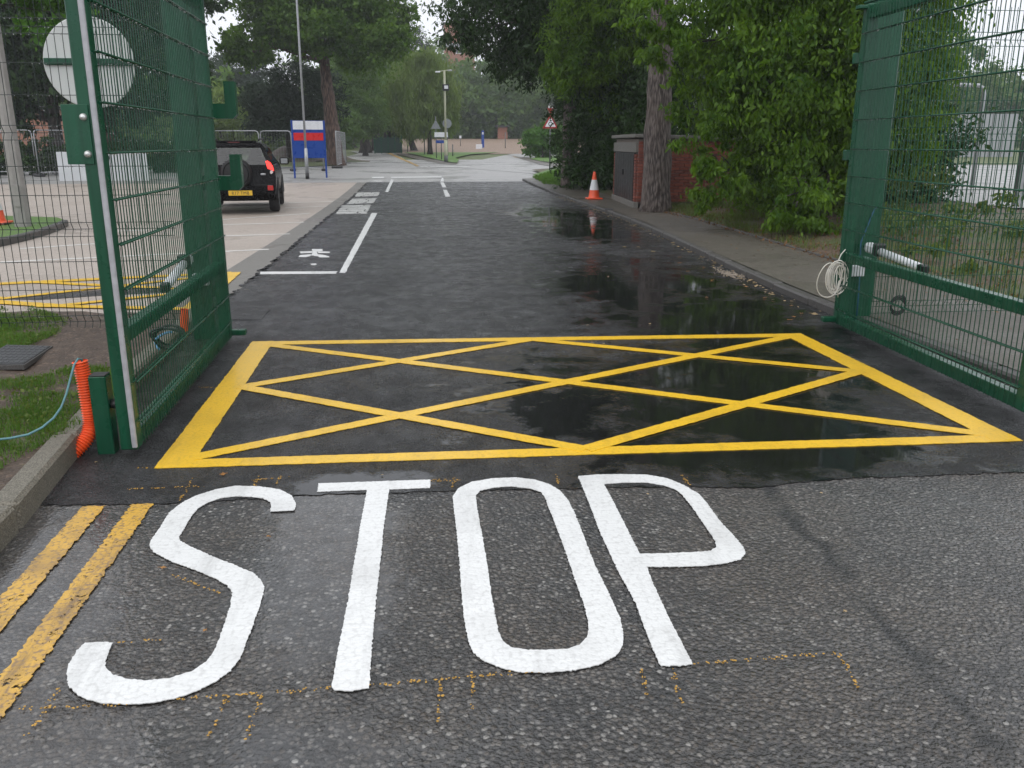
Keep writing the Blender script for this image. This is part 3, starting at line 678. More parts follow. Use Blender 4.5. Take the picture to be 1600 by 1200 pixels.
px_sheet('tarmac_patch', [(5, 467), (60, 461), (160, 452), (270, 448), (270, 456), (160, 461), (60, 468)], -.004, M_NEW)

# ------------------------------------------------------------------ gates and fences
LEVELS = [2.47, 2.245, 2.02, 1.79, 1.555, 1.33, 1.11, .885, .40, .185]
def gate_leaf(name, label, A, B, side, ztop=2.68):
    """A = hinge end, B = free end (x, y); side = +1 when the wires face the drive at +x"""
    A, B = Vector((A[0], A[1], 0)), Vector((B[0], B[1], 0)); d = (B - A); L = d.length; d.normalize()
    n = Vector((d.y, -d.x, 0)) * side
    ang = math.atan2(d.y, d.x)
    t = thing(name, label, 'gate', A, ang)
    # local frame: x along the leaf, y = local normal
    s = 1 if (Matrix.Rotation(ang, 3, 'Z') @ Vector((0, 1, 0))).dot(Vector((-side * 0 + (1 if side > 0 else -1), 0, 0))) > 0 else -1
    for x in (.045, L - .045):
        MB().bbox((x, 0, .03 + ztop / 2), (.09, .09, ztop - .03), .006).build('stile', M_GREEN, t)
    for z0, z1, nm in ((.045, .13, 'bottom_rail'), (.605, .68, 'middle_rail'), (ztop - .10, ztop, 'top_rail')):
        MB().bbox((L / 2, 0, (z0 + z1) / 2), (L - .184, .075, z1 - z0), .005).build(nm, M_GREEN, t)
    for z in LEVELS:
        w = MB()
        for off in (-.010, .010): w.tube([(.05, s * (.052) + off, z), (L - .05, s * .052 + off, z)], .0055, 6)
        w.build('horizontal_wire', M_WIRE, t, True)
    w = MB(); x = .09
    while x < L - .07:
        w.tube([(x, s * .052, .05), (x, s * .052, ztop - .03)], .0032, 5, False); x += .05
    tag(w.build('vertical_wires', M_WIRE, t, True), kind='stuff')
    dr = MB()
    for z in LEVELS:                          # rain hanging from the wires
        x = .06
        while x < L - .06:
            if random.random() < .55: dr.lathe([(0, .004), (.0022, .002), (.003, -.001), (.0015, -.0038), (0, -.0045)], 5, 'z', (x, s * .052 + random.choice((-.009, .009)), z - .007))
            x += random.uniform(.01, .05)
    tag(dr.build('rain_drops', M_DROP, t, True), kind='stuff')
    return t, L, s
b = NB('rain_drop'); b.principled((.95, .97, 1), .03, None, Transmission_Weight=.75, IOR=1.33); M_DROP = b.m
gl, LL, ls = gate_leaf('gate_leaf', 'open left gate leaf of dark green mesh in a box-section frame', (-1.555, 7.36), (-1.505, 4.52), 1)
# silver safety edge on the free stile, on the drive side of the end face
MB().bbox((LL + .010, ls * .032, 1.36), (.020, .026, 2.6), .005).build('safety_edge', M_ALU, gl)
lp = MB(); lp.bbox((LL + .004, -ls * .055, 1.64), (.008, .12, .275), .003); lp.bbox((LL - .045, -ls * .113, 1.64), (.105, .008, .275), .003)
kp = lp.build('keep_plate', M_GREEN, gl)
for z in (1.72, 1.55):
    MB().lathe([(0, .02), (.011, .017), (.016, .009), (.018, .0), (.018, -.004)], 14, 'x', (LL + .008 - .0, -ls * .02, z)).build('bolt', M_BOLT, kp, True)
gr, LR, rs_ = gate_leaf('gate_leaf', 'open right gate leaf of dark green mesh holding a coil of white cable', (3.795, 7.33), (3.655, 4.6), -1)
def copy_shift(): pass
# feet below the hinge-side stiles, pointing into the drive
for par, s_ in ((gl, ls), (gr, rs_)):
    MB().bbox((.045, s_ * .10, .085), (.07, .13, .045), .006).build('drop_bolt_bracket', M_GREEN, par)
MB().bbox((.045, rs_ * .07, 2.67), (.075, .10, .03), .005).build('top_cap', M_GREEN, gr)
def hinge_post(label, x, y, z0, h, w):
    t = thing('gate_post', label, 'post', (x, y, 0))
    MB().bbox((0, 0, (z0 + h) / 2), (w, w, h - z0), .01).build('post', M_GREEN, t)
    MB().bbox((0, 0, h + .008), (w + .012, w + .012, .016), .004).build('cap', M_GREEN, t)
    return t
pl_ = hinge_post('thick dark green square post carrying the left gate leaf', -1.755, 7.53, 0, 2.75, .19)
pr_ = hinge_post('thick dark green square post carrying the right gate leaf', 4.03, 7.52, 0, 2.75, .24)
for z in (.4, 1.5, 2.3):
    MB().bbox((.14, .02, z), (.10, .06, .09), .006).build('hinge', M_GREEN, pl_)
    MB().bbox((-.17, .02, z), (.10, .06, .09), .006).build('hinge', M_GREEN, pr_)
for par, sx in ((pl_, 1), (pr_, -1)):
    for z in (.4, 1.5, 2.3):
        for dz in (-.025, .025): MB().lathe([(0, -.012), (.009, -.011), (.012, -.004), (.012, .002)], 10, 'y', (sx * .15, -.012, z + dz)).build('bolt', M_BOLT, par, True)
# two hooked catch brackets on the drive side of the left post
for (zc, zt, lab) in ((1.79, 2.07, 'upper'), (1.23, 1.475, 'lower')):
    h_ = MB(); sx = .395
    h_.prism([[(.09, 0), (sx - .03, 0), (sx, .03), (sx, .285), (sx - .085, .285), (sx - .085, .115), (.09, .115)]], 0, .09)
    o = h_.build('hook_bracket', M_GREEN, pl_)
    o.rotation_euler = (R(90), 0, 0); o.location = (0, .06, zc)
    # close the back of the plate
    me = o.data; bm = bmesh.new(); bm.from_mesh(me); bmesh.ops.holes_fill(bm, edges=bm.edges); bmesh.ops.recalc_face_normals(bm, faces=bm.faces); bm.to_mesh(me); bm.free()

def actuator(label, base, tip, boxpos):
    a, b_ = Vector(base), Vector(tip); d = (b_ - a).normalized()
    t = thing('gate_actuator', label, 'gate motor', a)
    L = (b_ - a).length; q = d.to_track_quat('X', 'Z').to_matrix()
    MB().bbox(q @ Vector((.09, 0, 0)), (.20, .085, .085), .02, q).build('motor_housing', M_WHITEP, t)
    MB().bbox(q @ Vector((.215, 0, .012)), (.075, .098, .11), .012, q).build('gear_cover', M_BLACKP, t)
    MB().tube([q @ Vector((.24, 0, 0)), q @ Vector((L - .07, 0, 0))], .032, 14).build('ram_tube', M_WHITEP, t, True)
    MB().bbox(q @ Vector((L - .03, 0, 0)), (.09, .06, .06), .008, q).build('rod_end', M_BLACKP, t)
    MB().bbox(q @ Vector((-.04, .0, -.005)), (.09, .05, .03), .004, q).build('mount_bracket', M_GREEN, t)
    return t
actuator('white gate motor ram with black joints fixed behind the right gate', (4.00, 7.30, .72), (3.90, 6.25, .67), None)
actuator('white gate motor ram with black joints fixed behind the left gate', (-1.80, 7.30, .70), (-1.66, 6.05, .66), None)
for lab, c in (('small white junction box on the right gate post', (3.96, 7.385, .50)), ('small white junction box on the left gate post', (-1.73, 7.385, .52))):
    t = thing('junction_box', lab, 'junction box', c)
    MB().bbox((0, 0, 0), (.12, .05, .10), .006).build('case', M_WHITEP, t)
    MB().bbox((0, -.028, 0), (.11, .008, .09), .003).build('lid', M_WHITEP, t)
    for sx in (-.045, .045): MB().lathe([(0, -.006), (.006, -.005), (.006, 0)], 8, 'y', (sx, -.031, .03)).build('screw', M_BOLT, t)
# white cable hung in a coil on the right gate
cp = []
c0 = Vector((3.70, 7.20, .47))
for i in range(230):
    a = i * 2 * math.pi / 26; k_ = i // 26; rr = .075 + .02 * math.sin(k_ * 2.1)
    cp.append(c0 + Vector((math.cos(a) * rr * (.9 + .25 * math.sin(k_ * 1.7)) - .02 * (k_ % 3), .012 * math.sin(a * .37 + k_), math.sin(a) * (.125 + .025 * math.sin(k_ * 1.3)))))
cp += [c0 + Vector((-.02, .01, .13)), c0 + Vector((.01, .02, .2)), c0 + Vector((.05, .03, .24)), c0 + Vector((.07, .05, .235)), c0 + Vector((.06, .03, .15)), c0 + Vector((.03, .0, .05)), c0 + Vector((-.01, -.02, -.1)), c0 + Vector((.0, -.02, -.17))]
o = MB().tube(cp, .0045, 6).build('cable_coil', M_CREAMC, None, True); tag(o, 'coil of thin white cable hanging from the right gate stile', 'cable')
lp_ = [c0 + Vector((-.10 + .10 * math.cos(a), -.01 + .02 * math.sin(2 * a), -.0 + .15 * math.sin(a) - .02)) for a in np.linspace(.3, 5.9, 26)]
MB().tube(lp_, .0045, 6).build('loose_loop', M_CREAMC, o, True)
# blue cable on the right post
bc = [(4.0, 7.38, .06), (3.99, 7.37, .3), (3.97, 7.36, .55), (3.96, 7.37, .75), (4.05, 7.39, 1.0), (4.12, 7.42, 1.12), (4.17, 7.46, 1.14), (4.19, 7.5, 1.08), (4.19, 7.52, .7), (4.19, 7.52, .1)]
tag(MB().tube(bc, .006, 6).build('blue_cable', M_BLUEC, None, True), 'blue cable looping up the right gate post', 'cable')
tag(MB().tube([Vector((4.28 + .07 * math.cos(a), 7.2, .19 + .075 * math.sin(a) + .0008 * i)) for i, a in enumerate(np.linspace(0, 20, 60))], .007, 6).build('cable_coil', M_BLACKP, None, True), 'small coil of black cable behind the foot of the right gate', 'cable')
hk = [Vector((-1.78 + .10 * math.cos(a) * (1 + .15 * math.sin(3 * a)), 6.45 + .07 * math.sin(a * .7), .24 + .075 * math.sin(a + .3 * math.sin(a * .31)))) for a in np.linspace(0, 26, 80)]
tag(MB().tube(hk, .010, 6).build('cable_coil', M_BLACKP, None, True), 'bundle of black and blue cable lying behind the left gate', 'cable')
MB().tube([v + Vector((.02, -.1, -.03)) for v in hk[4:12]], .009, 6).build('blue_strand', mat_plain('pale_blue_sheath', (.16, .38, .62), .4), bpy.data.objects['cable_coil.002'] if 'cable_coil.002' in bpy.data.objects else None, True)

# mesh fences
def mesh_fence(label, x0, x1, y, zb, zt, mat, posts, yaw=0.0, sp_=.06):
    t = thing('mesh_fence', label, 'fence', (x0, y, 0), yaw); L = abs(x1 - x0); sg = 1 if x1 > x0 else -1
    folds = [zb + .06, .93, 1.68, 2.46]
    def prof(x):
        pts = [(x, 0, zb)]
        for f in folds: pts += [(x, 0, f - .055), (x, .038, f), (x, 0, f + .055)]
        pts.append((x, 0, zt)); return [Vector(p) for p in pts if p[2] <= zt]
    w = MB(); x = .02
    while x < L: w.tube(prof(sg * x), .0028, 4, False); x += sp_
    tag(w.build('vertical_wires', mat, t), kind='stuff')
    lev = []
    for f in folds: lev += [(f - .055, 0), (f, .038), (f + .055, 0)]
    for a, c in zip(folds, folds[1:]): lev += [(a + (c - a) * .36, 0), (a + (c - a) * .66, 0)]
    lev.append((zt - .03, 0))
    dr = MB()
    for z, yo in lev:
        if z > zt: continue
        MB().tube([(0, yo - .005, z), (sg * L, yo - .005, z)], .0028, 5).build('horizontal_wire', mat, t, True)
        xx = .02
        while xx < L:
            if random.random() < .5: dr.lathe([(0, .004), (.0022, .002), (.003, -.001), (.0015, -.0038), (0, -.0045)], 4, 'z', (sg * xx, yo - .005, z - .006))
            xx += random.uniform(.012, .06)
    tag(dr.build('rain_drops', M_DROP, t, True), kind='stuff')
    for px_ in posts:
        MB().bbox((sg * px_, .06, (zb + zt) / 2 - .02), (.06, .06, zt - zb + .1), .004).build('post', M_GREEN, t)
    return t
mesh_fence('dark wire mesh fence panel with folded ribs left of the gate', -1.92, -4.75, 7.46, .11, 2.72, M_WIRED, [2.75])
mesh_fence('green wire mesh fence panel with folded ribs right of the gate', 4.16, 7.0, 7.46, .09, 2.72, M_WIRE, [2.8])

# signs seen from behind on the left fence
t = thing('round_sign', 'back of a round pale grey sign fixed high on the left fence', 'sign', (-2.465, 7.58, 2.21))
MB().lathe([(0, -.006), (.335, -.006), (.342, -.003), (.342, .005), (0, .005)], 64, 'y').build('plate', M_SIGNBACK, t)
MB().bbox((0, -.02, .005), (.66, .024, .05), .004).build('fixing_channel', M_GREEN, t)
for z in (-.1, .1): MB().bbox((.05, -.025, .005), (.03, .03, .06), .004).build('clip', M_GREEN, t); break
t = thing('rectangular_sign', 'back of a long white board fixed to the left fence below the round sign', 'sign', (-2.455, 7.58, 1.42))
MB().bbox((0, 0, 0), (.70, .006, .228), .002).build('plate', M_WHITEP, t)
MB().bbox((.03, -.014, .07), (.05, .02, .03), .003).build('clip', M_BLACKP, t)

# gate stop with rubber buffer
t = thing('gate_stop', 'short dark green square stop post beside the left gate end', 'bollard', (-1.648, 4.63, 0))
MB().bbox((0, 0, .215), (.088, .088, .43), .005).build('post', M_GREEN, t)
MB().bbox((0, 0, .433), (.082, .082, .006), .002).build('cap', M_RUBBER, t)
MB().lathe([(0, .0), (.022, .0), (.026, .006), (.026, .035), (.018, .045), (0, .047)], 16, 'x', (.044, 0, .27)).build('rubber_buffer', M_RUBBER, t, True)

# orange corrugated duct rising out of the verge
path = [Vector(p) for p in [(-1.84, 4.55, -.03), (-1.805, 4.57, .025), (-1.765, 4.60, .065), (-1.738, 4.63, .11), (-1.733, 4.66, .165), (-1.736, 4.67, .25), (-1.743, 4.68, .34), (-1.75, 4.69, .42), (-1.757, 4.69, .495)]]
dense = []
for i in range(len(path) - 1):
    p0, p1, p2, p3 = path[max(0, i - 1)], path[i], path[i + 1], path[min(len(path) - 1, i + 2)]
    for u in np.linspace(0, 1, 40, endpoint=False):
        u = float(u); dense.append(.5 * ((2 * p1) + (p2 - p0) * u + (2 * p0 - 5 * p1 + 4 * p2 - p3) * u * u + (3 * p1 - p0 - 3 * p2 + p3) * u ** 3))
acc = 0; rr = []; pp = []
dense = densify(dense, .0022, False)
for i, p in enumerate(dense):
    if i: acc += (p - dense[i - 1]).length
    rr.append(.0365 + .0048 * math.sin(acc * 2 * math.pi / .0145)); pp.append(p)
o = MB().tube(pp, rr, 20, False).build('corrugated_duct', M_ORANGE, None, True)
tag(o, 'bright orange corrugated pipe standing up beside the gate stop', 'pipe')
tc = [AT(130, 575, 4.69), AT(128, 562, 4.69), AT(122, 560.5, 4.67), AT(116, 570, 4.65), AT(110, 592, 4.62), AT(104, 615, 4.58), AT(96, 636, 4.54), AT(84, 653, 4.48), AT(66, 668, 4.42), AT(44, 679, 4.38), AT(15, 685, 4.36), AT(-40, 690, 4.36), AT(-160, 690, 4.4)]
tc = [Vector((p.x, p.y, max(p.z, .135))) for p in tc]
o = MB().tube(tc, .0062, 8).build('teal_cable', M_TEALC, None, True)
tag(o, 'thin teal cable drooping from the orange pipe onto the grass', 'cable')
path2 = [Vector((-1.84, 7.12, .12 + .0075 * i)) + Vector((.0008 * i, 0, 0)) for i in range(28)]
o = MB().tube(path2, [.03 + .0035 * (i % 2) for i in range(28)], 14, False).build('corrugated_duct', M_ORANGE, None, True)
tag(o, 'short orange corrugated pipe end seen through the left gate mesh', 'pipe')
# chamber lids
def lid(label, quad, off, mat, ribs=True):
    q = [G(*p, off) for p in quad]; t = thing('access_cover', label, 'access cover', (0, 0, 0))
    MB().prism([q], -.02, .012).build('frame', M_KERBD, t)
    c = sum(q, Vector()) / 4; ins = [c + (p - c) * .93 for p in q]
    MB().prism([ins], .0, .018).build('plate', mat, t)
    if ribs:
        for i in range(9):
            for j in range(7):
                a = ins[0].lerp(ins[1], (i + .2) / 9.); b_ = ins[0].lerp(ins[1], (i + .8) / 9.); e = ins[3].lerp(ins[2], (i + .2) / 9.); f = ins[3].lerp(ins[2], (i + .8) / 9.)
                v0, v1 = (j + .25) / 7, (j + .75) / 7
                MB().prism([[a.lerp(e, v0), b_.lerp(f, v0), b_.lerp(f, v1), a.lerp(e, v1)]], .018, .021).build('tread_bar', mat, t)
    return t
M_CAST = mat_plain('cast_iron', (.05, .052, .055), .4, .2, 20, .2)
lid('grey ribbed chamber cover set in the soil by the left fence', [(-45, 574), (38, 573), (83, 543), (10, 541)], .125, M_CAST)
lid('flush tarmac-filled inspection cover in the drive beyond the left gate', [(352, 503), (410, 503), (424, 486), (364, 486)], -.009, M_NEW, False)
lid('narrow iron drain cover in the right footpath', [(945, 328), (958, 328.5), (957, 326.5), (944, 326.3)], .085, M_CAST, False)

# ------------------------------------------------------------------ traffic cones
def cone(label, loc, s=1.0):
    t = thing('traffic_cone', label, 'traffic cone', loc)
    MB().bbox((0, 0, .02), (.42, .42, .04), .012).build('base', M_CONEO, t)
    MB().lathe([(.17, .04), (.15, .07), (.128, .25)], 24).build('lower_body', M_CONEO, t, True)
    MB().lathe([(.1305, .25), (.0735, .53)], 24).build('reflective_sleeve', M_CONEW, t, True)
    MB().lathe([(.071, .53), (.042, .71), (.036, .74), (.02, .75), (0, .75)], 24).build('tip', M_CONEO, t, True)
    t.scale = (s, s, s); return t
cone('orange and white traffic cone on the right footpath beside the brick enclosure', G(928, 311, .09), 1.0)
cone('orange cone by the grass island behind the left fence', G(-4, 349, .12), 1.0)

# ------------------------------------------------------------------ brick enclosure
def enclosure():
    t = thing('brick_enclosure', 'low brick enclosure with black doors and concrete slab roof beside the thick trunk', 'enclosure', (0, 0, 0))
    A = G(959, 311, .085); B = G(993, 325, .085)    # far and near front corners
    d = (B - A); L = d.length; d = d.normalized()
    ang = math.atan2(d.y, d.x); t.location = A; t.rotation_euler = (0, 0, ang)
    # local: x from far to near corner along the doors, y>0 away from the road
    H = 1.62; D = 2.6
    sgn = 1 if (Matrix.Rotation(ang, 3, 'Z') @ Vector((0, 1, 0))).x > 0 else -1
    core = MB(); core.box((L / 2, sgn * D / 2, H / 2 + .05), (L - .05, D - .05, H - .10)); core.build('core_wall', M_MORTAR, t)
    bl, bh, bd = .215, .065, .1025; cs = .075; rows_ = int((H - .14) / cs)
    me = MB().bbox((0, 0, 0), (bl, .06, bh), .005).mesh('brick', M_BRICK); mh = MB().bbox((0, 0, 0), (.1025, .06, bh), .005).mesh('brick_half', M_BRICK)
    def put(mesh_, loc, rz):
        o = link(bpy.data.objects.new('brick', mesh_), t); o.location = loc; o.rotation_euler = (0, 0, rz + random.uniform(-.01, .01))
    for r_ in range(rows_):
        z = .14 + cs * (r_ + .5); st_ = .0 if r_ % 2 else .1125
        # near end wall facing the gate
        y = .02 + st_ + bl / 2
        while y < D - .1:
            put(me, (L - .012 + random.uniform(-.004, .004), sgn * y, z), R(90)); y += .225
        if st_: put(mh, (L - .012, sgn * (.02 + .1125 / 2), z), R(90))
        # piers either side of the doors
        for x_ in ((.11, .30 if L > 2 else .2)):
            pass
        if z < H - .36:
            put(me if r_ % 2 else mh, (.02 + (bl if r_ % 2 else .1025) / 2, sgn * .0, z), 0)
            put(me if r_ % 2 else mh, (L - .045 - (bl if r_ % 2 else .1025) / 2, sgn * .0, z), 0)
            if not r_ % 2:
                put(mh, (.02 + .1125 + .1025 / 2, 0, z), 0); put(mh, (L - .045 - .1125 - .1025 / 2, 0, z), 0)
    MB().bbox((L / 2, sgn * .0, .06), (L + .06, .12, .16), .01).build('plinth', M_CONC, t)
    MB().bbox((L / 2, sgn * .0, H - .20), (L - .02, .09, .24), .01).build('lintel', M_CONC, t)
    mr = Matrix.Rotation(R(-1.6), 3, 'X')
    MB().bbox((L / 2, sgn * D / 2, H + .03), (L + .22, D + .2, .085), .012, mr).build('slab_roof', M_CONC, t)
    dw = (L - .56) / 2
    for i in range(2):
        dr = MB().bbox((.28 + dw * (i + .5), sgn * -.012, (.14 + H - .32) / 2), (dw - .012, .05, H - .32 - .15), .006).build('door', M_DOOR, t)
        for j in range(4):
            MB().bbox((.28 + dw * i + dw * (j + .5) / 4, sgn * -.04, (.14 + H - .32) / 2), (dw / 4 - .02, .012, H - .56), .004).build('door_panel', M_DOOR, dr)
        MB().bbox((.28 + dw + (-.06 if i == 0 else .06), sgn * -.055, .8), (.02, .02, .14), .004).build('handle', M_BLACKP, dr)
    return t
M_DOOR = mat_plain('black_door', (.016, .017, .018), .45, .25, 9, .1)
enclosure()

# ------------------------------------------------------------------ road signs and lamp columns
def tri(s): return [(0, s * .577), (-s / 2, -s * .289), (s / 2, -s * .289)]
def rounded(poly, r=.05, k=4):
    out = []; n = len(poly)
    for i in range(n):
        p = Vector(poly[i]); a = (Vector(poly[i - 1]) - p).normalized(); c = (Vector(poly[(i + 1) % n]) - p).normalized()
        for u in np.linspace(0, 1, k): u = float(u); out.append((p + a * r) * (1 - u) ** 2 + p * 2 * u * (1 - u) + (p + c * r) * u * u)
    return [(v.x, v.y) for v in out]
def vplate(name, loops, y0, th, mat, parent, fill=True):   # upright plate facing -y
    o = MB().prism(loops, 0, th).build(name, mat, parent)
    bm = bmesh.new(); bm.from_mesh(o.data); bmesh.ops.holes_fill(bm, edges=bm.edges) if len(loops) == 1 else None
    bmesh.ops.recalc_face_normals(bm, faces=bm.faces); bm.to_mesh(o.data); bm.free()
    o.rotation_euler = (R(90), 0, 0); o.location = y0; return o
g0 = G(859, 266.5, .1); t = thing('warning_sign', 'red-edged triangular warning sign on a grey pole by the right verge', 'sign', g0)
zt_ = lambda py: AT(859, py, g0.y).z - g0.z
s_ = 24.5 / 1360 * g0.y * 1.02; zc = zt_(193)
MB().tube([(0, 0, 0), (0, 0, zt_(173))], .04, 12).build('pole', M_POLE, t, True)
pa = vplate('plate', [rounded(tri(s_), .05)], (0, -.045, zc), .006, M_SIGNRF, t)
vplate('white_field', [rounded(tri(s_ * .66), .03)], (0, -.0535, zc), .002, M_SIGNW, pa if False else t)
ring = [[(.105 * math.cos(a), .105 * math.sin(a) - .02) for a in np.linspace(0, 6.28, 24, endpoint=False)], [(.068 * math.cos(a), .068 * math.sin(a) - .02) for a in np.linspace(0, 6.28, 24, endpoint=False)]]
vplate('ring_symbol', ring, (0, -.056, zc), .002, M_SIGNK, t)
vplate('dot_symbol', [[(.035 * math.cos(a), .03 * math.sin(a) + .15) for a in np.linspace(0, 6.28, 12, endpoint=False)]], (0, -.056, zc), .002, M_SIGNK, t)
ri = tri(s_ * .42)
vplate('inverted_triangle', [rounded([(x, -y) for x, y in ri], .03)], (0, -.045, zc + s_ * .577 + s_ * .2), .006, M_SIGNRF, t)
MB().bbox((0, -.03, zc + s_ * .577 + s_ * .36), (.22, .05, .10), .02).build('bird_spikes', M_SIGNBACK, t)
for x in (-.09, -.03, .03, .09): MB().tube([(x, -.03, zc + s_ * 1.0), (x * 1.5, -.03, zc + s_ * 1.16)], .008, 5).build('spike', M_SIGNBACK, t)

# blue information board
a, b_ = G(461, 278.5), G(510.5, 277.5); t = thing('information_board', 'blue board with white panel and red band on two blue legs', 'sign', (a + b_) / 2, math.atan2((b_ - a).y, (b_ - a).x))
wv = (b_ - a).length; zz = lambda py: AT(486, py, (a.y + b_.y) / 2).z - (a.z + b_.z) / 2
for x in (-wv / 2, wv / 2): MB().bbox((x, 0, zz(188) / 2), (.07, .07, zz(188)), .006).build('leg', M_SIGNB, t)
MB().bbox((0, 0, (zz(188.5) + zz(247)) / 2), (wv - .075, .04, zz(188.5) - zz(247)), .004).build('board', M_SIGNB, t)
MB().bbox((-.005, -.026, (zz(189) + zz(202.5)) / 2), (wv - .09, .012, zz(189) - zz(202.5)), .002).build('white_panel', M_SIGNW, t)
MB().bbox((-.005, -.026, (zz(207.5) + zz(219.5)) / 2), (wv - .11, .012, zz(207.5) - zz(219.5)), .002).build('red_band', M_SIGNR, t)

# tall galvanised lamp column in front of the board
g0 = G(480.5, 279.5); t = thing('lamp_column', 'tall galvanised grey lamp column in front of the blue board', 'lamp post', g0)
zz = lambda py: AT(480, py, g0.y).z - g0.z
MB().tube([(0, 0, .22), (0, 0, zz(233))], .075, 16).build('base_tube', M_GALV, t, True)
MB().tube([(0, 0, 0), (0, 0, .24)], .081, 16).build('root_band', M_RUBBER, t, True)
MB().lathe([(.075, 0), (.05, .05)], 16, 'z', (0, 0, zz(233))).build('shoulder', M_GALV, t, True)
MB().tube([(0, 0, zz(233)), (0, 0, 5), (0, 0, 8.2), (.02, 0, 8.5), (.25, -.1, 8.7), (.7, -.3, 8.75)], [.05, .046, .04, .038, .034, .032], 14).build('shaft', M_GALV, t, True)
MB().bbox((.95, -.4, 8.74), (.6, .22, .12), .04, Matrix.Rotation(R(-22), 3, 'Z')).build('lantern', M_GALV, t)
MB().bbox((0, -.08, .75), (.06, .012, .35), .004).build('service_door', M_GALV, t)

# cream lamp column with a floodlight on the grass island
g0 = G(697, 252.5, .05); t = thing('lamp_column', 'cream lamp column with twin arms and a floodlight on the grass island', 'lamp post', g0)
zz = lambda py: AT(697, py, g0.y).z - g0.z
MB().tube([(0, 0, 0), (0, 0, zz(219))], .115, 14).build('base_tube', M_POLEC, t, True)
MB().tube([(0, 0, 0), (0, 0, zz(243))], .13, 14).build('root_band', M_POLE, t, True)
MB().tube([(0, 0, zz(219)), (0, 0, zz(110))], .07, 14).build('shaft', M_POLEC, t, True)
MB().tube([(-.5, 0, zz(112)), (0, 0, zz(110.5)), (.45, 0, zz(109))], .03, 8).build('arm', M_POLEC, t, True)
MB().bbox((-.42, 0, zz(112.5)), (.32, .14, .1), .03).build('lantern', M_SIGNW, t)
MB().bbox((.36, 0, zz(110)), (.3, .14, .08), .03).build('lantern', M_GALV, t)
fl = MB().bbox((.06, -.14, zz(137)), (.42, .14, .40), .02).build('floodlight', M_BLACKP, t)
MB().bbox((.09, -.215, zz(136.5)), (.24, .012, .2), .01).build('lens', M_SIGNW, fl)

# concrete column left of the gate, behind the fence
g0 = G(36, 352, .12); t = thing('concrete_column', 'grey concrete lamp column on the grass island behind the left fence', 'post', g0)
MB().tube([(0, 0, -.2), (0, 0, 2.2), (0, 0, 6.5)], [.155, .13, .085], 8).build('shaft', M_CONCPOST, t)
MB().bbox((.02, -.15, .55), (.12, .02, .4), .005).build('service_door', M_CONCPOST, t)

# small distant signs round the grass island
def small_sign(label, px, py, pyt, plate, mat, w, h, cat='sign', col=None, rad=.035):
    g = G(px, py, .05); t = thing('road_sign', label, cat, g)
    top = AT(px, pyt, g.y).z - g.z
    MB().tube([(0, 0, 0), (0, 0, top)], rad, 8).build('pole', col or M_POLE, t, True)
    return t, g, top
t, g, top = small_sign('grey back of a triangular sign on the grass island', 682, 247, 182, None, None, 0, 0)
vplate('plate', [rounded(tri(.75), .05)], (0, -.03, AT(682, 196.5, g.y).z - g.z), .005, mat_plain('sign_back_dark', (.2, .215, .225), .5), t)
t, g, top = small_sign('grey back of a round sign behind the cream lamp column', 699.5, 244.5, 185, None, None, 0, 0)
MB().lathe([(0, -.045), (.36, -.045), (.36, -.035), (0, -.035)], 28, 'y', (0, 0, AT(699, 193, g.y).z - g.z)).build('plate', MATS['sign_back_dark'], t)
t, g, top = small_sign('white name board above a small blue arrow sign on the island', 690, 249, 206, None, None, 0, 0)
k_ = g.y / 1360
MB().bbox((0, -.05, AT(690, 210.5, g.y).z - g.z), (20 * k_, .02, 7 * k_), .004).build('white_board', M_SIGNW, t)
MB().bbox((-.02, -.05, AT(690, 221.5, g.y).z - g.z), (15 * k_, .02, 4.2 * k_), .004).build('blue_arrow', M_SIGNB, t)
t, g, top = small_sign('tall slim blue totem sign at the far side of the right-hand road', 754.5, 234, 204, None, None, 0, 0, rad=.03)
MB().bbox((0, 0, top / 2), (4 * g.y / 1360, .18, top), .02).build('panel', M_SIGNB, t)
MB().bbox((0, -.1, top * .86), (2.2 * g.y / 1360, .012, top * .12), .004).build('white_symbol', M_SIGNW, t)
t, g, top = small_sign('low white notice board beside the blue totem', 748.5, 235.2, 229, None, None, 0, 0)
MB().bbox((0, -.05, top), (9.5 * g.y / 1360, .03, 7 * g.y / 1360), .01).build('panel', M_SIGNW, t)
for px, pyb, pyt, lab in ((637, 238, 210, 'thin pole with a small white plate left of the willow'), (719.5, 233, 214, 'thin dark post with a small white cap on the field edge')):
    t, g, top = small_sign(lab, px, pyb, pyt, None, None, 0, 0)
    MB().bbox((0, -.04, top), (3.4 * g.y / 1360, .03, 4 * g.y / 1360), .01).build('plate', M_SIGNW, t)
for px, pyb, pyt, lab in ((641.5, 232, 198, 'thin grey pole beside the willow trunk'), (663.5, 241, 190, 'thin pole standing before the willow'), (789.5, 234.5, 207, 'thin black pole in front of the brown field'), (707.5, 244, 226, 'short stake with a pale tag beside the cream lamp column')):
    g = G(px, pyb, .05); t = thing('thin_post', lab, 'post', g); top = AT(px, pyt, g.y).z - g.z
    MB().tube([(0, 0, 0), (0, 0, top)], .045, 8).build('shaft', M_POLE, t, True)
    MB().lathe([(0, .03), (.055, 0), (.055, -.06)], 8, 'z', (0, 0, top)).build('cap', M_POLE, t)

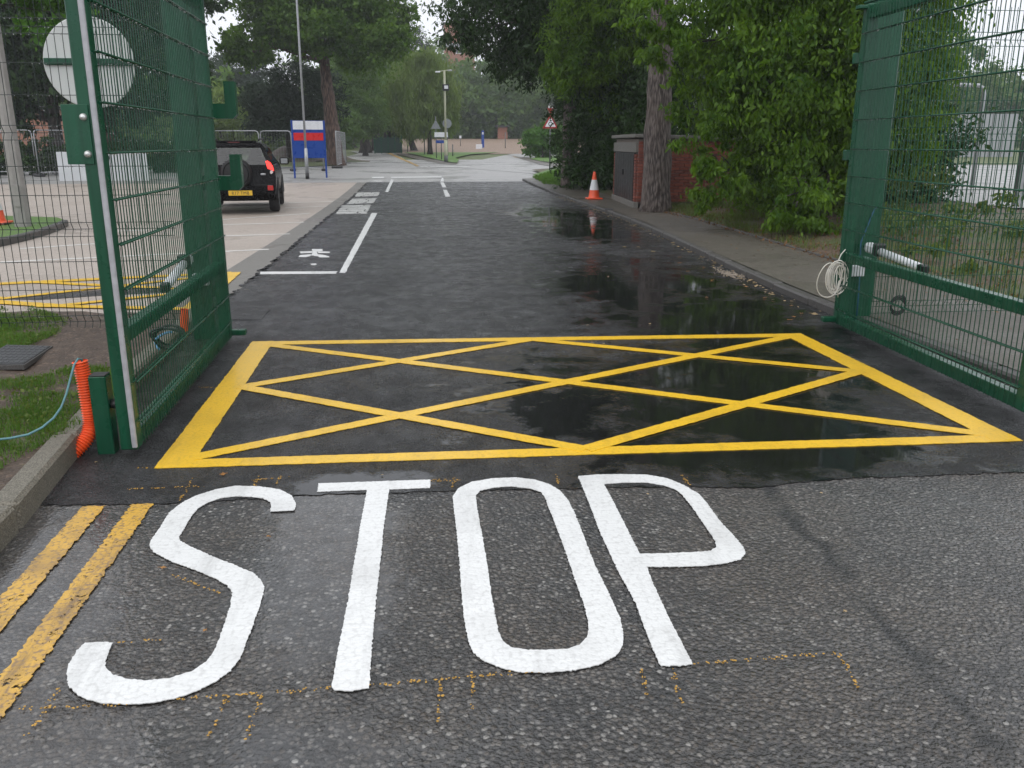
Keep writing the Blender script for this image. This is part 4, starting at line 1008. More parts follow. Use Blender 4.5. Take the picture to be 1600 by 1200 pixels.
# ------------------------------------------------------------------ parked off-road car, seen from behind
def suv():
    g0 = AT(370, 300, 21.3); t = thing('parked_car', 'black off-road car with covered spare wheel on its tailgate and yellow rear plate', 'car', (g0.x, 21.3, 0), R(5.5))
    LV = [.30, .46, .62, .80, 1.02, 1.12, 1.30, 1.50, 1.585, 1.635, 1.66]
    def hw(z, c=1.0):
        return float(np.interp(z, [.30, .46, .62, .80, 1.02, 1.12, 1.30, 1.50, 1.585, 1.635, 1.66], [.80, .86, .895, .905, .885, .855, .775, .685, .62, .46, .0]))
    def rake(z):
        return float(np.interp(z, [.3, .40, .46, .62, .74, .80, 1.02, 1.12, 1.50, 1.585, 1.66], [.10, .0, -.03, -.045, -.03, .03, .05, .07, .26, .23, .36]))
    st_ = [(0, 1.66, 0), (.45, 1.66, 0), (1.0, 1.67, 0), (1.7, 1.66, 0), (2.35, 1.63, 0), (2.75, 1.40, .35), (3.15, 1.12, 1), (3.6, 1.05, 1), (4.0, .96, 1), (4.22, .80, 1)]
    rings = []
    for (y, T_, hood) in st_:
        r_ = []
        for z in LV:
            zz_ = z if z <= .8 else .8 + (z - .8) * (T_ - .8) / (1.66 - .8)
            w_ = hw(z); w2 = hw(.8 + (min(z, 1.66) - .8) * .35) if z > .8 else w_
            if z == LV[-1]: w2 = 0
            w_ = w_ * (1 - hood) + w2 * hood
            if y > 3.9: w_ *= .9
            if y > 4.1: w_ *= .93
            if y > 4.1 and z < .46: zz_ = z
            yy = y + (rake(z) if y == 0 else 0)
            r_.append((w_, yy, zz_))
        rings.append(r_)
    body = MB(); vs = []; n = len(LV)
    for r_ in rings:
        vs += [(-w_, y, z) for w_, y, z in r_] + [(w_, y, z) for w_, y, z in reversed(r_[:-1])]
    m_ = 2 * n - 1; fs = []
    side_glass = []; front_glass = []
    for j in range(len(rings) - 1):
        for i in range(m_ - 1):
            f = (j * m_ + i, (j + 1) * m_ + i, (j + 1) * m_ + i + 1, j * m_ + i + 1)
            lv = i if i < n - 1 else m_ - 2 - i
            if 5 <= lv <= 6 and 0 <= j <= 3 and not (j == 0 and False): side_glass.append(f); continue
            if lv >= 6 and j in (4, 5): front_glass.append(f); continue
            fs.append(f)
    # rear cap with an opening for the window
    cols = [-1, -.86, -.5, 0, .5, .86, 1]; base = len(vs); rear_glass = []
    for i, z in enumerate(LV[:-1]):
        for c in cols:
            vs.append((hw(z) * c, rake(z) - .02 * (1 - c * c) , z))
    k_ = len(cols)
    for i in range(n - 2):
        for c in range(k_ - 1):
            f = (base + i * k_ + c, base + i * k_ + c + 1, base + (i + 1) * k_ + c + 1, base + (i + 1) * k_ + c)
            if 5 <= i <= 6 and 1 <= c <= 4: rear_glass.append(f); continue
            fs.append(f)
    fs.append(tuple(base + (n - 2) * k_ + c for c in range(k_)) + (m_ * 0 + n - 1,))
    fs.append(tuple(range((len(rings) - 1) * m_, len(rings) * m_)))
    for j in range(len(rings) - 1): fs.append((j * m_, j * m_ + m_ - 1, (j + 1) * m_ + m_ - 1, (j + 1) * m_))
    body.add(vs, fs); bo = body.build('body', M_CARP, t, True, True)
    for nm, fl_ in (('rear_window', rear_glass), ('side_windows', side_glass), ('windscreen', front_glass)):
        used = sorted({i for f in fl_ for i in f}); mp_ = {u: q for q, u in enumerate(used)}
        if nm == 'side_windows':
            for sgn in (-1, 1):
                fl2 = [f for f in fl_ if vs[f[0]][0] * sgn > 0]; u2 = sorted({i for f in fl2 for i in f}); m2 = {u: q for q, u in enumerate(u2)}
                MB().add([vs[u] for u in u2], [tuple(m2[i] for i in f) for f in fl2]).build('side_window', M_GLASS, t, True)
        else: MB().add([vs[u] for u in used], [tuple(mp_[i] for i in f) for f in fl_]).build(nm, M_GLASS, t, True)
    # cabin: floor, dash, seats
    MB().box((0, 2.0, .78), (1.5, 3.4, .04)).build('cabin_floor', M_SEAT, t)
    for x in (-.38, .38):
        s_ = MB().bbox((x, 1.9, 1.02), (.46, .16, .5), .05).build('front_seat', M_SEAT, t); MB().bbox((x, 1.92, 1.36), (.26, .1, .18), .04).build('headrest', M_SEAT, s_)
        s_ = MB().bbox((x, .95, .98), (.55, .16, .42), .05).build('rear_seat', M_SEAT, t); MB().bbox((x, .97, 1.26), (.25, .1, .16), .04).build('headrest', M_SEAT, s_)
    # spare wheel cover, slightly right of centre
    sw = MB().lathe([(0, -.215), (.25, -.215), (.315, -.195), (.345, -.15), (.352, -.06), (.345, .0), (.2, .03)], 40, 'y', (.03, .02, .93)).build('spare_wheel_cover', M_CARB, t, True)
    MB().lathe([(.265, -.2135), (.275, -.219), (.285, -.2115)], 40, 'y', (.03, .02, .93)).build('cover_ring', M_CARP, sw, True)
    MB().bbox((.62, .02, .905), (.12, .05, .045), .012).build('tailgate_handle', M_GALV, t)
    # bumper, plate, lamps
    MB().bbox((0, -.035, .56), (1.62, .14, .24), .045).build('bumper', M_CARP, t)
    pl2 = MB().bbox((.09, -.115, .49), (.53, .014, .112), .004).build('number_plate', M_PLATE, t)
    cu = bpy.data.curves.new('plate_text', 'FONT'); cu.body = 'R17 TMB'; cu.size = .105; cu.align_x = 'CENTER'; cu.extrude = .001; cu.space_character = 1.08
    co = bpy.data.objects.new('plate_text', cu); COL.objects.link(co); dg = bpy.context.evaluated_depsgraph_get()
    me = bpy.data.meshes.new_from_object(co.evaluated_get(dg)); bpy.data.objects.remove(co); me.materials.clear(); me.materials.append(M_SIGNK)
    tx = link(bpy.data.objects.new('plate_characters', me), pl2); tx.rotation_euler = (R(90), 0, 0); tx.location = (.09, -.1235, .4535); tx.scale = (.92, 1, 1)
    for s_ in (-1, 1):
        tl = MB(); pts = [(.69, 1.20), (.74, 1.215), (.80, 1.17), (.85, 1.09), (.87, .99), (.85, .93), (.80, .89), (.765, .92), (.72, 1.06)]
        tl.prism([[(s_ * x, z) for x, z in pts]], 0, .09); o = tl.build('tail_light', M_TAIL, t); o.rotation_euler = (R(90), 0, 0); o.location = (0, .135, 0)
        tl = MB(); pts = [(.775, .935), (.80, .905), (.845, .935), (.84, .99), (.785, .99)]
        tl.prism([[(s_ * x, z) for x, z in pts]], 0, .012); o2 = tl.build('reverse_lens', M_REVL, o); o2.location = (0, 0, .09)
        MB().bbox((s_ * .77, -.10, .60), (.13, .02, .11), .02).build('fog_lamp', M_TAILD, t)
        mr_ = MB().bbox((s_ * 1.02, 2.55, 1.16), (.23, .13, .18), .055).build('door_mirror', M_CARP, t)
        MB().bbox((s_ * 1.02, 2.478, 1.16), (.17, .01, .125), .004).build('mirror_glass', M_GALV, mr_)
        MB().tube([(s_ * .55, .35, 1.665), (s_ * .56, .5, 1.70), (s_ * .56, 2.0, 1.70), (s_ * .55, 2.2, 1.66)], .018, 8).build('roof_rail', M_CARB, t, True)
        for y in (.78, 3.38):
            w_ = MB().lathe([(.20, -.11), (.33, -.115), (.36, -.085), (.365, 0), (.36, .085), (.33, .115), (.20, .11)], 36, 'x', (s_ * .795, y, .365)).build('wheel', M_TYRE, t, True)
            MB().lathe([(0, s_ * .10), (.06, s_ * .105), (.2, s_ * .085), (.215, s_ * .112)], 28, 'x', (s_ * .795, y, .365)).build('rim', M_RIM, w_, True)
            ar = MB(); pth = [(s_ * .865, y + .44 * math.cos(a), .36 + .44 * math.sin(a)) for a in np.linspace(-.1, math.pi + .1, 14)]
            ar.tube(pth, .055, 8); ar.build('wheel_arch', M_CARB, t, True)
    MB().bbox((0, .33, 1.645), (1.0, .18, .035), .012).build('roof_spoiler', M_CARP, t)
    MB().bbox((0, .235, 1.622), (.26, .012, .02), .003).build('high_brake_light', mat_plain('dim_red_lens', (.10, .01, .01), .3), t)
    MB().tube([(0, .45, 1.66), (.0, .30, 1.78), (0, .22, 1.98)], [.012, .006, .004], 6).build('aerial', M_BLACKP, t)
    MB().tube([(.45, -.02, .33), (.45, .5, .34)], .028, 10).build('exhaust', M_CARB, t, True)
    MB().tube([(-.75, .78, .36), (.75, .78, .36)], .05, 10).build('axle', M_CARB, t, True)
    MB().bbox((.05, .3, .36), (.5, .3, .12), .03).build('towing_frame', M_CARB, t)
    return t
suv()

# ------------------------------------------------------------------ temporary fence panels (tube frame with fine mesh)
def heras(label, a, b_, h=2.0):
    a, b_ = Vector(a), Vector(b_); d = b_ - a; L = Vector((d.x, d.y)).length
    t = thing('temporary_fence_panel', label, 'fence panel', a, math.atan2(d.y, d.x))
    MB().tube([(0, 0, 0), (0, 0, h - .15), (.04, 0, h - .04), (.15, 0, h), (L - .15, 0, h), (L - .04, 0, h - .04), (L, 0, h - .15), (L, 0, 0)], .026, 8).build('frame', M_GALV, t, True)
    MB().tube([(0, 0, .18), (L, 0, .18)], .022, 8).build('bottom_tube', M_GALV, t, True)
    w = MB()
    for i in range(1, int(L / .14)): w.tube([(i * .14, 0, .18), (i * .14, 0, h)], .003, 3, False)
    for i in range(1, 6): w.tube([(0, 0, .18 + i * .33), (L, 0, .18 + i * .33)], .003, 3, False)
    tag(w.build('mesh_wires', M_GALV, t), kind='stuff')
    for x in (0, L): MB().bbox((x, 0, .06), (.22, .6, .12), .03).build('foot_block', M_RUBBER, t)
    return t
hp = [((330, 268), (408, 268), 'temporary galvanised fence panel behind the parked car roof'), ((411, 267), (458, 267), 'temporary galvanised fence panel left of the blue board'), ((459, 267.5), (506, 267), 'temporary galvanised fence panel behind the blue board'),
      ((527, 263), (541, 255), 'galvanised fence panel edge-on right of the big pine trunk')]
for p, q, lab in hp: heras(lab, G(*p), G(*q), 1.98)
for p, q, lab in (((-70, 275), (58, 274), 'temporary fence panel at the far left behind the gate mesh'), ((62, 276), (150, 272), 'temporary fence panel behind the white board on the left fence')): heras(lab, G(*p), G(*q), 2.0)

# earth mound behind the fence panels
mo = MB(); c0 = G(450, 259); vs_ = []; nn = 40
for j in range(14):
    for i in range(nn):
        x = (i / (nn - 1) - .5) * 9; y = (j / 13 - .5) * 5
        vs_.append((c0.x + x, c0.y + 8 + y, gz(c0.y + 8) + max(-.1, 1.25 * math.exp(-(x / 2.6) ** 2 - (y / 1.5) ** 2) + .12 * math.sin(x * 3.1 + y) * math.exp(-(x / 3) ** 2)) - .05))
mo.add(vs_, [(j * nn + i, j * nn + i + 1, (j + 1) * nn + i + 1, (j + 1) * nn + i) for j in range(13) for i in range(nn - 1)])
tag(mo.build('earth_mound', M_LITTER, None, True), 'heap of brown earth behind the temporary fencing', 'earth heap')
px_sheet('rough_grass', [(330, 266), (420, 264), (528, 259), (545, 250), (540, 242), (460, 240), (330, 240)], .05, M_ROUGHG)
# grass island behind the left fence with its kerb
q = [G(*p) for p in ((-60, 394), (0, 384), (60, 370), (95, 357), (104, 352), (90, 347), (0, 344), (-80, 345))]
tag(MB().prism([q], .0, .10).build('grass_island', M_LAWN), kind='structure')
kerb_line('island_kerb', [p + Vector((0, -.05, 0)) for p in q[:5]], .12, .12, M_KERBD)

# ------------------------------------------------------------------ far buildings
def building(name, label, x0, x1, y, z0, z1, wall_m, depth=10, wins=(), roof=None, rz=0.0):
    t = thing(name, label, 'building', ((x0 + x1) / 2, y, z0), rz); w = x1 - x0; h = z1 - z0
    MB().box((0, depth / 2, h / 2), (w, depth, h)).build('wall', wall_m, t)
    for (cx, cz, ww, hh) in wins:
        f = MB().bbox((cx, -.03, cz), (ww, .10, hh), .02).build('window', M_SIGNW, t)
        MB().bbox((cx, -.09, cz), (ww - .25, .04, hh - .25), .01).build('pane', M_DARKGLASS, f)
    if roof == 'flat': MB().bbox((0, depth / 2, h + .15), (w + .6, depth + .6, .3), .05).build('roof', M_ROOF, t)
    elif roof == 'gable':
        r_ = MB(); hr = 1.5
        r_.add([(-w / 2 - .4, -.5, h), (w / 2 + .4, -.5, h), (w / 2 + .4, depth + .5, h), (-w / 2 - .4, depth + .5, h), (-w / 2 - .4, depth / 2, h + hr), (w / 2 + .4, depth / 2, h + hr)], [(0, 1, 5, 4), (2, 3, 4, 5), (0, 4, 3), (1, 2, 5), (0, 3, 2, 1)])
        r_.build('roof', M_ROOF, t)
    return t
M_DARKGLASS = mat_plain('dark_window', (.03, .035, .04), .12, .1, 3); M_ROOF = mat_plain('slate_roof', (.075, .075, .08), .6, .2, 2)
def make_brickwork(name, c1, c2, mort):
    b = NB(name); tb = b.n('TexBrick'); tb.inputs['Scale'].default_value = 4.0; tb.inputs['Color1'].default_value = (*c1, 1); tb.inputs['Color2'].default_value = (*c2, 1); tb.inputs['Mortar'].default_value = (*mort, 1)
    b.L(b.pos(rot=(R(90), 0, 0)), tb.inputs['Vector']); b.principled(b.mix(b.rng(b.noise(b.pos(), 1, 3), .3, .7, 0, .3), tb.outputs['Color'], c1), .85); return b.m
M_BW = make_brickwork('far_brickwork', (.30, .11, .07), (.38, .16, .10), (.3, .24, .2)); M_PALEW = mat_plain('pale_grey_cladding', (.34, .35, .37), .5, .06, 1)
a = AT(-60, 212, 75); b2 = AT(100, 172, 75)
building('brick_building', 'orange brick building with a white eave far behind the left fence', a.x - 10, b2.x, 75, gz(75), b2.z, M_BW, 12, [(-3, 2.4, 1.6, 1.2), (3.2, 2.4, 1.6, 1.2), (8.0, 3.3, 1.2, .8)], 'flat')
a = AT(698, 205, 175); b2 = AT(741, 38, 175)
tw = building('tall_tower', 'tall brick tower with pale bands rising behind the trees', a.x, b2.x, 175, 1.4, b2.z, M_BW, 6, [(0, 9 + 4.2 * i, 1.6, 1.8) for i in range(4)], 'flat')
for z in (12.5, 18): MB().bbox((0, -.1, z), ((b2.x - a.x) + .2, .3, .7), .03).build('pale_band', M_PALEW, tw)
a = AT(778, 218, 130); b2 = AT(793, 199, 130)
building('brick_hut', 'small red brick building beyond the brown field', a.x, b2.x, 130, 2.0, b2.z, M_BW, 6, [], 'flat')
a = AT(1468, 212, 58); b2 = AT(1592, 178, 58)
t = thing('site_hoarding', 'low pale grey hoarding of flat panels beyond the right yard', 'hoarding', (a.x, 58, .5)); nP = 6; wp = (b2.x - a.x) / nP
for i in range(nP):
    MB().bbox((wp * (i + .5), 0, (b2.z - .5) / 2), (wp - .05, .06, b2.z - .5 - random.uniform(0, .08)), .01).build('panel', M_PALEW, t)
    MB().box((wp * i, .08, (b2.z - .5) / 2 + .05), (.1, .1, b2.z - .4)).build('post', M_POLE, t)
# bent galvanised tube frame and post in the yard behind the right fence
g0 = AT(1517, 300, 24); 
t = thing('tube_frame', 'bent galvanised tube barrier frame in the yard behind the right fence', 'barrier', (g0.x, 24, .36))
MB().tube([(0, 0, 0), (0, 0, 2.55), (-.05, 0, 2.72), (-.2, 0, 2.8), (-1.2, 0, 2.82), (-1.35, 0, 2.74), (-1.4, 0, 2.6), (-1.4, 0, 0)], .055, 10).build('tube', M_GALV, t, True)
MB().tube([(0, 0, 1.3), (-1.4, 0, 1.3)], .03, 8).build('cross_tube', M_GALV, t, True)
g0 = AT(1592, 300, 17.5); t = thing('grey_post', 'thick grey post at the right edge behind the fence', 'post', (g0.x, 17.5, .25))
MB().bbox((0, 0, .75), (.16, .16, 1.5), .02).build('shaft', M_GALV, t); MB().lathe([(0, .06), (.06, .04), (.09, 0)], 10, 'z', (0, 0, 1.5)).build('cap', M_GALV, t)
# green palisade fence beyond the avenue trees
g0, g1 = G(598, 232), G(640, 234.5)
t = thing('far_fence', 'distant green fence between the avenue trees and the willow', 'fence', (g0.x, 85, gz(85)))
L = AT(640, 230, 85).x - AT(598, 230, 85).x
MB().box((L / 2, 0, .75), (L, .04, 1.4)).build('mesh_sheet', mat_plain('far_green_fence', (.008, .04, .03), .6), t)
for i in range(5): MB().box((L * i / 4, -.06, .8), (.1, .1, 1.6)).build('post', M_GREEN, t)

# ------------------------------------------------------------------ vegetation
def leaf_mesh(name, P, size, mat, parent, asp=.42, droop=.35, jit=.36, seed=0):
    r = np.random.default_rng(seed); n = len(P)
    a = r.normal(size=(n, 3)); a[:, 2] -= droop * 2.2; a /= np.linalg.norm(a, axis=1)[:, None]
    u = r.normal(size=(n, 3)); u[:, 2] *= .6; s = np.cross(a, u); s /= np.linalg.norm(s, axis=1)[:, None] + 1e-9
    nn_ = np.cross(s, a)
    Lf = size * (1 + jit * r.normal(size=n)).clip(.35, 2.0); w = Lf * asp * .5
    v = np.empty((n, 4, 3), dtype=np.float32)
    v[:, 0] = P; v[:, 1] = P + a * (Lf * .42)[:, None] + s * w[:, None] + nn_ * (w * .3)[:, None]
    v[:, 2] = P + a * Lf[:, None]; v[:, 3] = P + a * (Lf * .42)[:, None] - s * w[:, None] + nn_ * (w * .3)[:, None]
    me = bpy.data.meshes.new(name); me.vertices.add(n * 4); me.vertices.foreach_set('co', v.ravel())
    me.loops.add(n * 4); me.loops.foreach_set('vertex_index', np.arange(n * 4, dtype=np.int32))
    me.polygons.add(n); me.polygons.foreach_set('loop_start', np.arange(0, n * 4, 4, dtype=np.int32))
    try: me.polygons.foreach_set('loop_total', np.full(n, 4, dtype=np.int32))
    except Exception: pass
    me.update(calc_edges=True); me.materials.append(mat)
    return link(bpy.data.objects.new(name, me), parent)
def clump_points(blobs, n, seed, clump=.22, flat=.65, shell=.5, keep=None):
    r = np.random.default_rng(seed); vol = np.array([b_[1][0] * b_[1][1] * b_[1][2] * (b_[2] if len(b_) > 2 else 1) for b_ in blobs]) ** .8
    out = []
    for (b_, share) in zip(blobs, vol / vol.sum()):
        c, rad = np.array(b_[0]), np.array(b_[1]); m_ = max(20, int(n * share)); nc = max(6, m_ // 90)
        d = r.normal(size=(nc, 3)); d /= np.linalg.norm(d, axis=1)[:, None]
        rr_ = (shell ** 3 + (1 - shell ** 3) * r.random(nc)) ** (1 / 3.); rr_ *= 1 + .14 * r.normal(size=nc)
        cc = d * rr_[:, None]
        idx = r.integers(0, nc, m_); sc_ = clump * (.5 + r.random(nc))[idx]
        off = r.normal(size=(m_, 3)) * .55; off[:, 2] *= flat
        mr_ = rad.mean()
        p = c + cc[idx] * rad + off * (sc_ * mr_)[:, None]
        out.append(p)
    p = np.concatenate(out)
    if keep is not None: p = p[keep(p)]
    return p
def tree(name, label, base, trunk_r, height, blobs, n, leaf, mat, bark=M_BARKD, lean=(0, 0), group=None, cat='tree', seed=1, asp=.42, droop=.3, clump=.22, nring=10, noise=.08, limbs=True, shell=.5, trunk_top=None, fork=None, flat=.65):
    base = Vector(base); t = thing(name, label, cat, base, 0, group); r = random.Random(seed)
    loc = [((c[0] - base.x, c[1] - base.y, c[2] - base.z), rad) + tuple(x) for c, rad, *x in blobs]
    tt = trunk_top or height * .8
    path = []; radii = []
    for i in range(nring + 1):
        u = i / nring; path.append((lean[0] * u + .04 * trunk_r * math.sin(i * 1.9), lean[1] * u, -.15 + (tt + .15) * u))
        radii.append(trunk_r * (1.28 if i == 0 else 1.08 if i == 1 else 1) * (1 - .62 * u))
    tm = MB().tube(path, radii, 18, True, noise, seed)
    if limbs:
        for (c, rad, *_) in loc:
            z0 = max(tt * .3, min(tt * .92, c[2] - rad[2] * .6)); u = z0 / tt; a = Vector((lean[0] * u, lean[1] * u, z0)); c = Vector(c)
            mid = a.lerp(c, .5) + Vector((r.uniform(-.2, .2), r.uniform(-.2, .2), .12 * (c - a).length))
            r0 = trunk_r * (1 - .62 * u) * .5
            tm.tube([a, mid, c], [r0, r0 * .6, r0 * .25], 7, False)
            for _ in range(4):
                e = c + Vector((r.uniform(-1, 1) * rad[0], r.uniform(-1, 1) * rad[1], r.uniform(-.6, .9) * rad[2])) * .85
                s0 = mid.lerp(c, r.uniform(.2, .9)); tm.tube([s0, s0.lerp(e, .5) + Vector((0, 0, .1)), e], [r0 * .3, r0 * .18, r0 * .06], 5, False)
    if fork: tm.tube([Vector(f[0]) for f in fork], [f[1] for f in fork], 14, False, noise, seed + 5)
    tm.build('trunk', bark, t, True)
    P = clump_points(loc, n, seed, clump, flat, shell)
    P = P[P[:, 2] > .02]
    leaf_mesh('crown', P, leaf, mat, t, asp, droop, seed=seed)
    return t
def bl(px, py, Y, rx, ry, rz, w=1.0):         # crown lobe by photo pixel and distance
    c = AT(px, py, Y); return ((c.x, c.y, c.z), (rx, ry, rz), w)

# the big shrub on the right
t = tree('large_shrub', 'large bright green drooping shrub beside the right footpath', (7.2, 15.2, .25), .13, 5.0,
     [((7.1, 15.0, 3.2), (2.0, 1.8, 2.0)), ((6.0, 15.5, 3.6), (1.15, 1.3, 1.3)), ((8.0, 15.3, 3.3), (1.35, 1.6, 1.8)), ((6.9, 15.2, 5.4), (2.1, 2.0, 1.6)), ((6.4, 14.9, 1.75), (.9, .95, 1.15)), ((6.15, 13.6, .62), (.62, .6, .62)), ((6.7, 13.7, .5), (.7, .6, .55)),
      bl(1050, 70, 15.3, .6, .7, .6), bl(1105, 190, 15.3, .6, .7, .75), bl(1118, 275, 15.0, .5, .6, .6), bl(1025, 25, 15.6, .5, .7, .5), ((8.3, 15.0, 1.9), (.9, 1.0, 1.1)), ((7.4, 16.6, 1.6), (1.5, .8, 1.4))],
     150000, .094, M_LEAF_SHRUB, M_BARKD, group=None, cat='shrub', seed=11, asp=.42, droop=.8, clump=.20, shell=.6, trunk_top=3.4)
# thick trunk beside the brick enclosure, its crown high above the drive
g0 = G(1024, 329, .10); top = AT(1022, 0, g0.y)
t = tree('tall_pine', 'tall tree with thick ridged grey-brown trunk beside the brick enclosure', g0, .335, 13,
     [((g0.x + .4, g0.y + 2, 9.5), (3.4, 3.4, 2.6)), ((g0.x - 1.0, g0.y + 4, 8.0), (2.2, 2.6, 1.8)), ((g0.x + 2.5, g0.y, 8.2), (3.2, 3.0, 2.6)), ((g0.x + .6, g0.y - 1.5, 10.5), (3.0, 3.0, 2.2)), ((g0.x + 1.2, g0.y + 1, 12.2), (2.8, 2.8, 2.0))],
     42000, .18, M_LEAF_DARK, M_BARK, (-.05, .1), seed=21, nring=34, noise=.045, trunk_top=10.5, fork=[((0, 0, 4.6), .26), ((-.35, .1, 5.3), .21), ((-1.0, .3, 5.75), .19), ((-1.9, .5, 6.5), .15), ((-2.6, .8, 7.6), .1)])
# second trunk by the warning sign with the dark canopy over the drive
g1 = G(886, 292.5, .10); Y1 = g1.y
t = tree('dark_broadleaf_tree', 'dark leafy tree leaning over the drive beside the warning sign', g1, .215, 13,
     [bl(885, 78, Y1 + 1, 2.2, 2.4, 1.3), bl(800, 40, Y1 + 2, 2.2, 2.2, 1.5), bl(935, 60, Y1 - 1, 2.0, 2.4, 2.3), bl(748, 15, Y1 + 2, 1.25, 1.6, .8), bl(960, 130, Y1 - 2, 1.5, 1.8, 1.7), bl(815, 95, Y1 + 3, 1.2, 1.4, .7), bl(860, -60, Y1, 3.0, 3.0, 2.4), bl(950, -130, Y1, 3.2, 3.0, 2.8), bl(960, -260, Y1 + 1, 2.9, 2.9, 2.5), bl(770, 70, Y1 + 3, 1.1, 1.2, .6, .6), bl(715, 55, Y1 + 2, .55, .6, .55, .7)],
     120000, .16, M_LEAF_DARK, M_BARK, (.05, .1), seed=31, nring=24, noise=.05, asp=.36, droop=.5, clump=.24, trunk_top=8, shell=.55)
# lighter spray of leaves over the footpath
t = tree('overhanging_branch_tree', 'younger tree with brighter narrow leaves hanging between the two trunks', (g1.x + 1.6, Y1 - 2.6, gz(Y1) + .15), .10, 6,
     [bl(905, 100, Y1 - 3, 1.1, 1.0, .9), bl(872, 100, Y1 - 2.6, .7, .8, .36), bl(960, 70, Y1 - 3, 1.2, 1.0, 1.1), bl(930, 20, Y1 - 3, 1.3, 1.2, 1.0), bl(945, 160, Y1 - 3, .6, .7, .5)],
     26000, .15, M_LEAF_SHRUB, M_BARKD, seed=33, asp=.3, droop=.5, clump=.24, trunk_top=4.2)
# dark hedge mass behind cone and enclosure
for i, (px, py, Y, rx, ry, rz, lab) in enumerate([(945, 225, 29.5, 1.5, 1.3, 1.55, 'dark evergreen bush right behind the traffic cone'), (1010, 190, 27.5, 1.9, 1.5, 1.7, 'dark evergreen bush rising behind the brick enclosure roof'), (925, 180, 33, 1.5, 1.5, 1.8, 'dark bush behind the narrower tree trunk'), (1085, 200, 24.5, 1.9, 1.5, 2.0, 'dark bush between the thick trunk and the drooping shrub'), (1265, 262, 18.2, 1.3, 1.1, 1.0, 'added bush keeping the hollow behind the drooping shrub dark'), (1400, 235, 19.5, 1.6, 1.2, 1.3, 'added bush screening the yard behind the drooping shrub, seen through the right gate')]):  # last two bushes added to block the bright yard and darken the hollow
    c = AT(px, py, Y); b0 = Vector((c.x, Y, gz(Y) + .1))
    tree('evergreen_bush', lab, b0, .06, 2.5, [((c.x, Y, c.z), (rx, ry, rz)), ((c.x + .2, Y + .4, gz(Y) + .9), (rx * 1.0, ry, .95)), ((c.x, Y, c.z + rz * .7), (rx * .7, ry * .7, rz * .6))], 17000, .14, M_LEAF_DARK, M_BARKD, group='dark evergreen bushes by the right footpath', cat='bush', seed=41 + i, asp=.4, clump=.25, limbs=False, trunk_top=1.6)
# low undergrowth at the shrub foot and behind the right fence
und = clump_points([((8.6, 12.4, .45), (1.7, 1.2, .35)), ((9.5, 10, .4), (2.0, 1.5, .3)), ((7.2, 19.3, .4), (.7, 1.6, .35)), ((6.5, 10.2, .25), (.5, 1.2, .22)), ((8.8, 17, .7), (1.8, 1.5, .8))], 9000, 51, .2, .7, .1)
tag(leaf_mesh('undergrowth', und, .09, M_WEED, None, .45, .1, seed=51), 'loose weeds and nettles covering the right bank', None, None, 'stuff')

# left background: big pine with red-brown trunk and the broadleaf crown round it
g2 = G(526, 258.5); Y2 = g2.y
P_ = lambda px, py, dy, rx, ry, rz, w=1.0: bl(px, py, Y2 + dy, rx, ry, rz, w)
tree('big_pine', 'big tree with leaning red-brown trunk behind the blue board', g2, .50, 20,
     [P_(500, 30, -1, 2.6, 2.4, 2.0), P_(575, 60, -1, 2.4, 2.2, 1.6), P_(610, 55, -2, 1.1, 1.5, .7), P_(550, 0, 0, 3, 3, 2.2), P_(440, 30, 0, 1.9, 2, 1.7), P_(395, 70, -1, 1.5, 1.6, 1.1), P_(372, 85, -1, .8, 1, .5), P_(430, -40, 0, 2.6, 2.6, 2.4), P_(520, -110, 0, 3.4, 3, 2.6), P_(640, 20, -1, .6, .8, .4)],
     115000, .20, M_LEAF_MID, M_BARKR, ((AT(497, 20, Y2).x - g2.x), 0.2), seed=61, nring=30, noise=.05, asp=.6, droop=.35, clump=.24, trunk_top=AT(497, 20, Y2).z - g2.z, shell=.55)
for i, (lobes, px, lab) in enumerate([([(440, 170, 6, 2.6, 2, 1.5), (415, 150, 6, 1.6, 1.6, 1.0), (470, 140, 6, 2.3, 2, 1.7), (480, 180, 6, 2.3, 2, 1.3), (430, 195, 6, 1.9, 1.6, .8)], 452, 'dark conifer mass left of the red-brown trunk'),
                                      ([(562, 150, 22, 1.9, 2.4, 2.3), (550, 115, 22, 2.1, 2.4, 1.8), (572, 188, 22, 1.8, 2.2, 1.3), (545, 190, 20, 1.5, 2, 1.3)], 571, 'denser green tree mass right of the red-brown trunk')]):
    b0 = G(px, 254); dY = 6 if i == 0 else 22; b0 = Vector((AT(px, 240, Y2 + dY).x, Y2 + dY, gz(Y2 + dY)))
    tree('dark_conifer', lab, b0, .22, 7, [P_(*l) for l in lobes], 30000, .30, (M_LEAF_PINE if i == 0 else M_LEAF_FAR), M_BARKD, group='dark conifers round the big trunk', seed=66 + i, asp=.22, droop=.1, clump=.26, trunk_top=4.5, shell=.35)
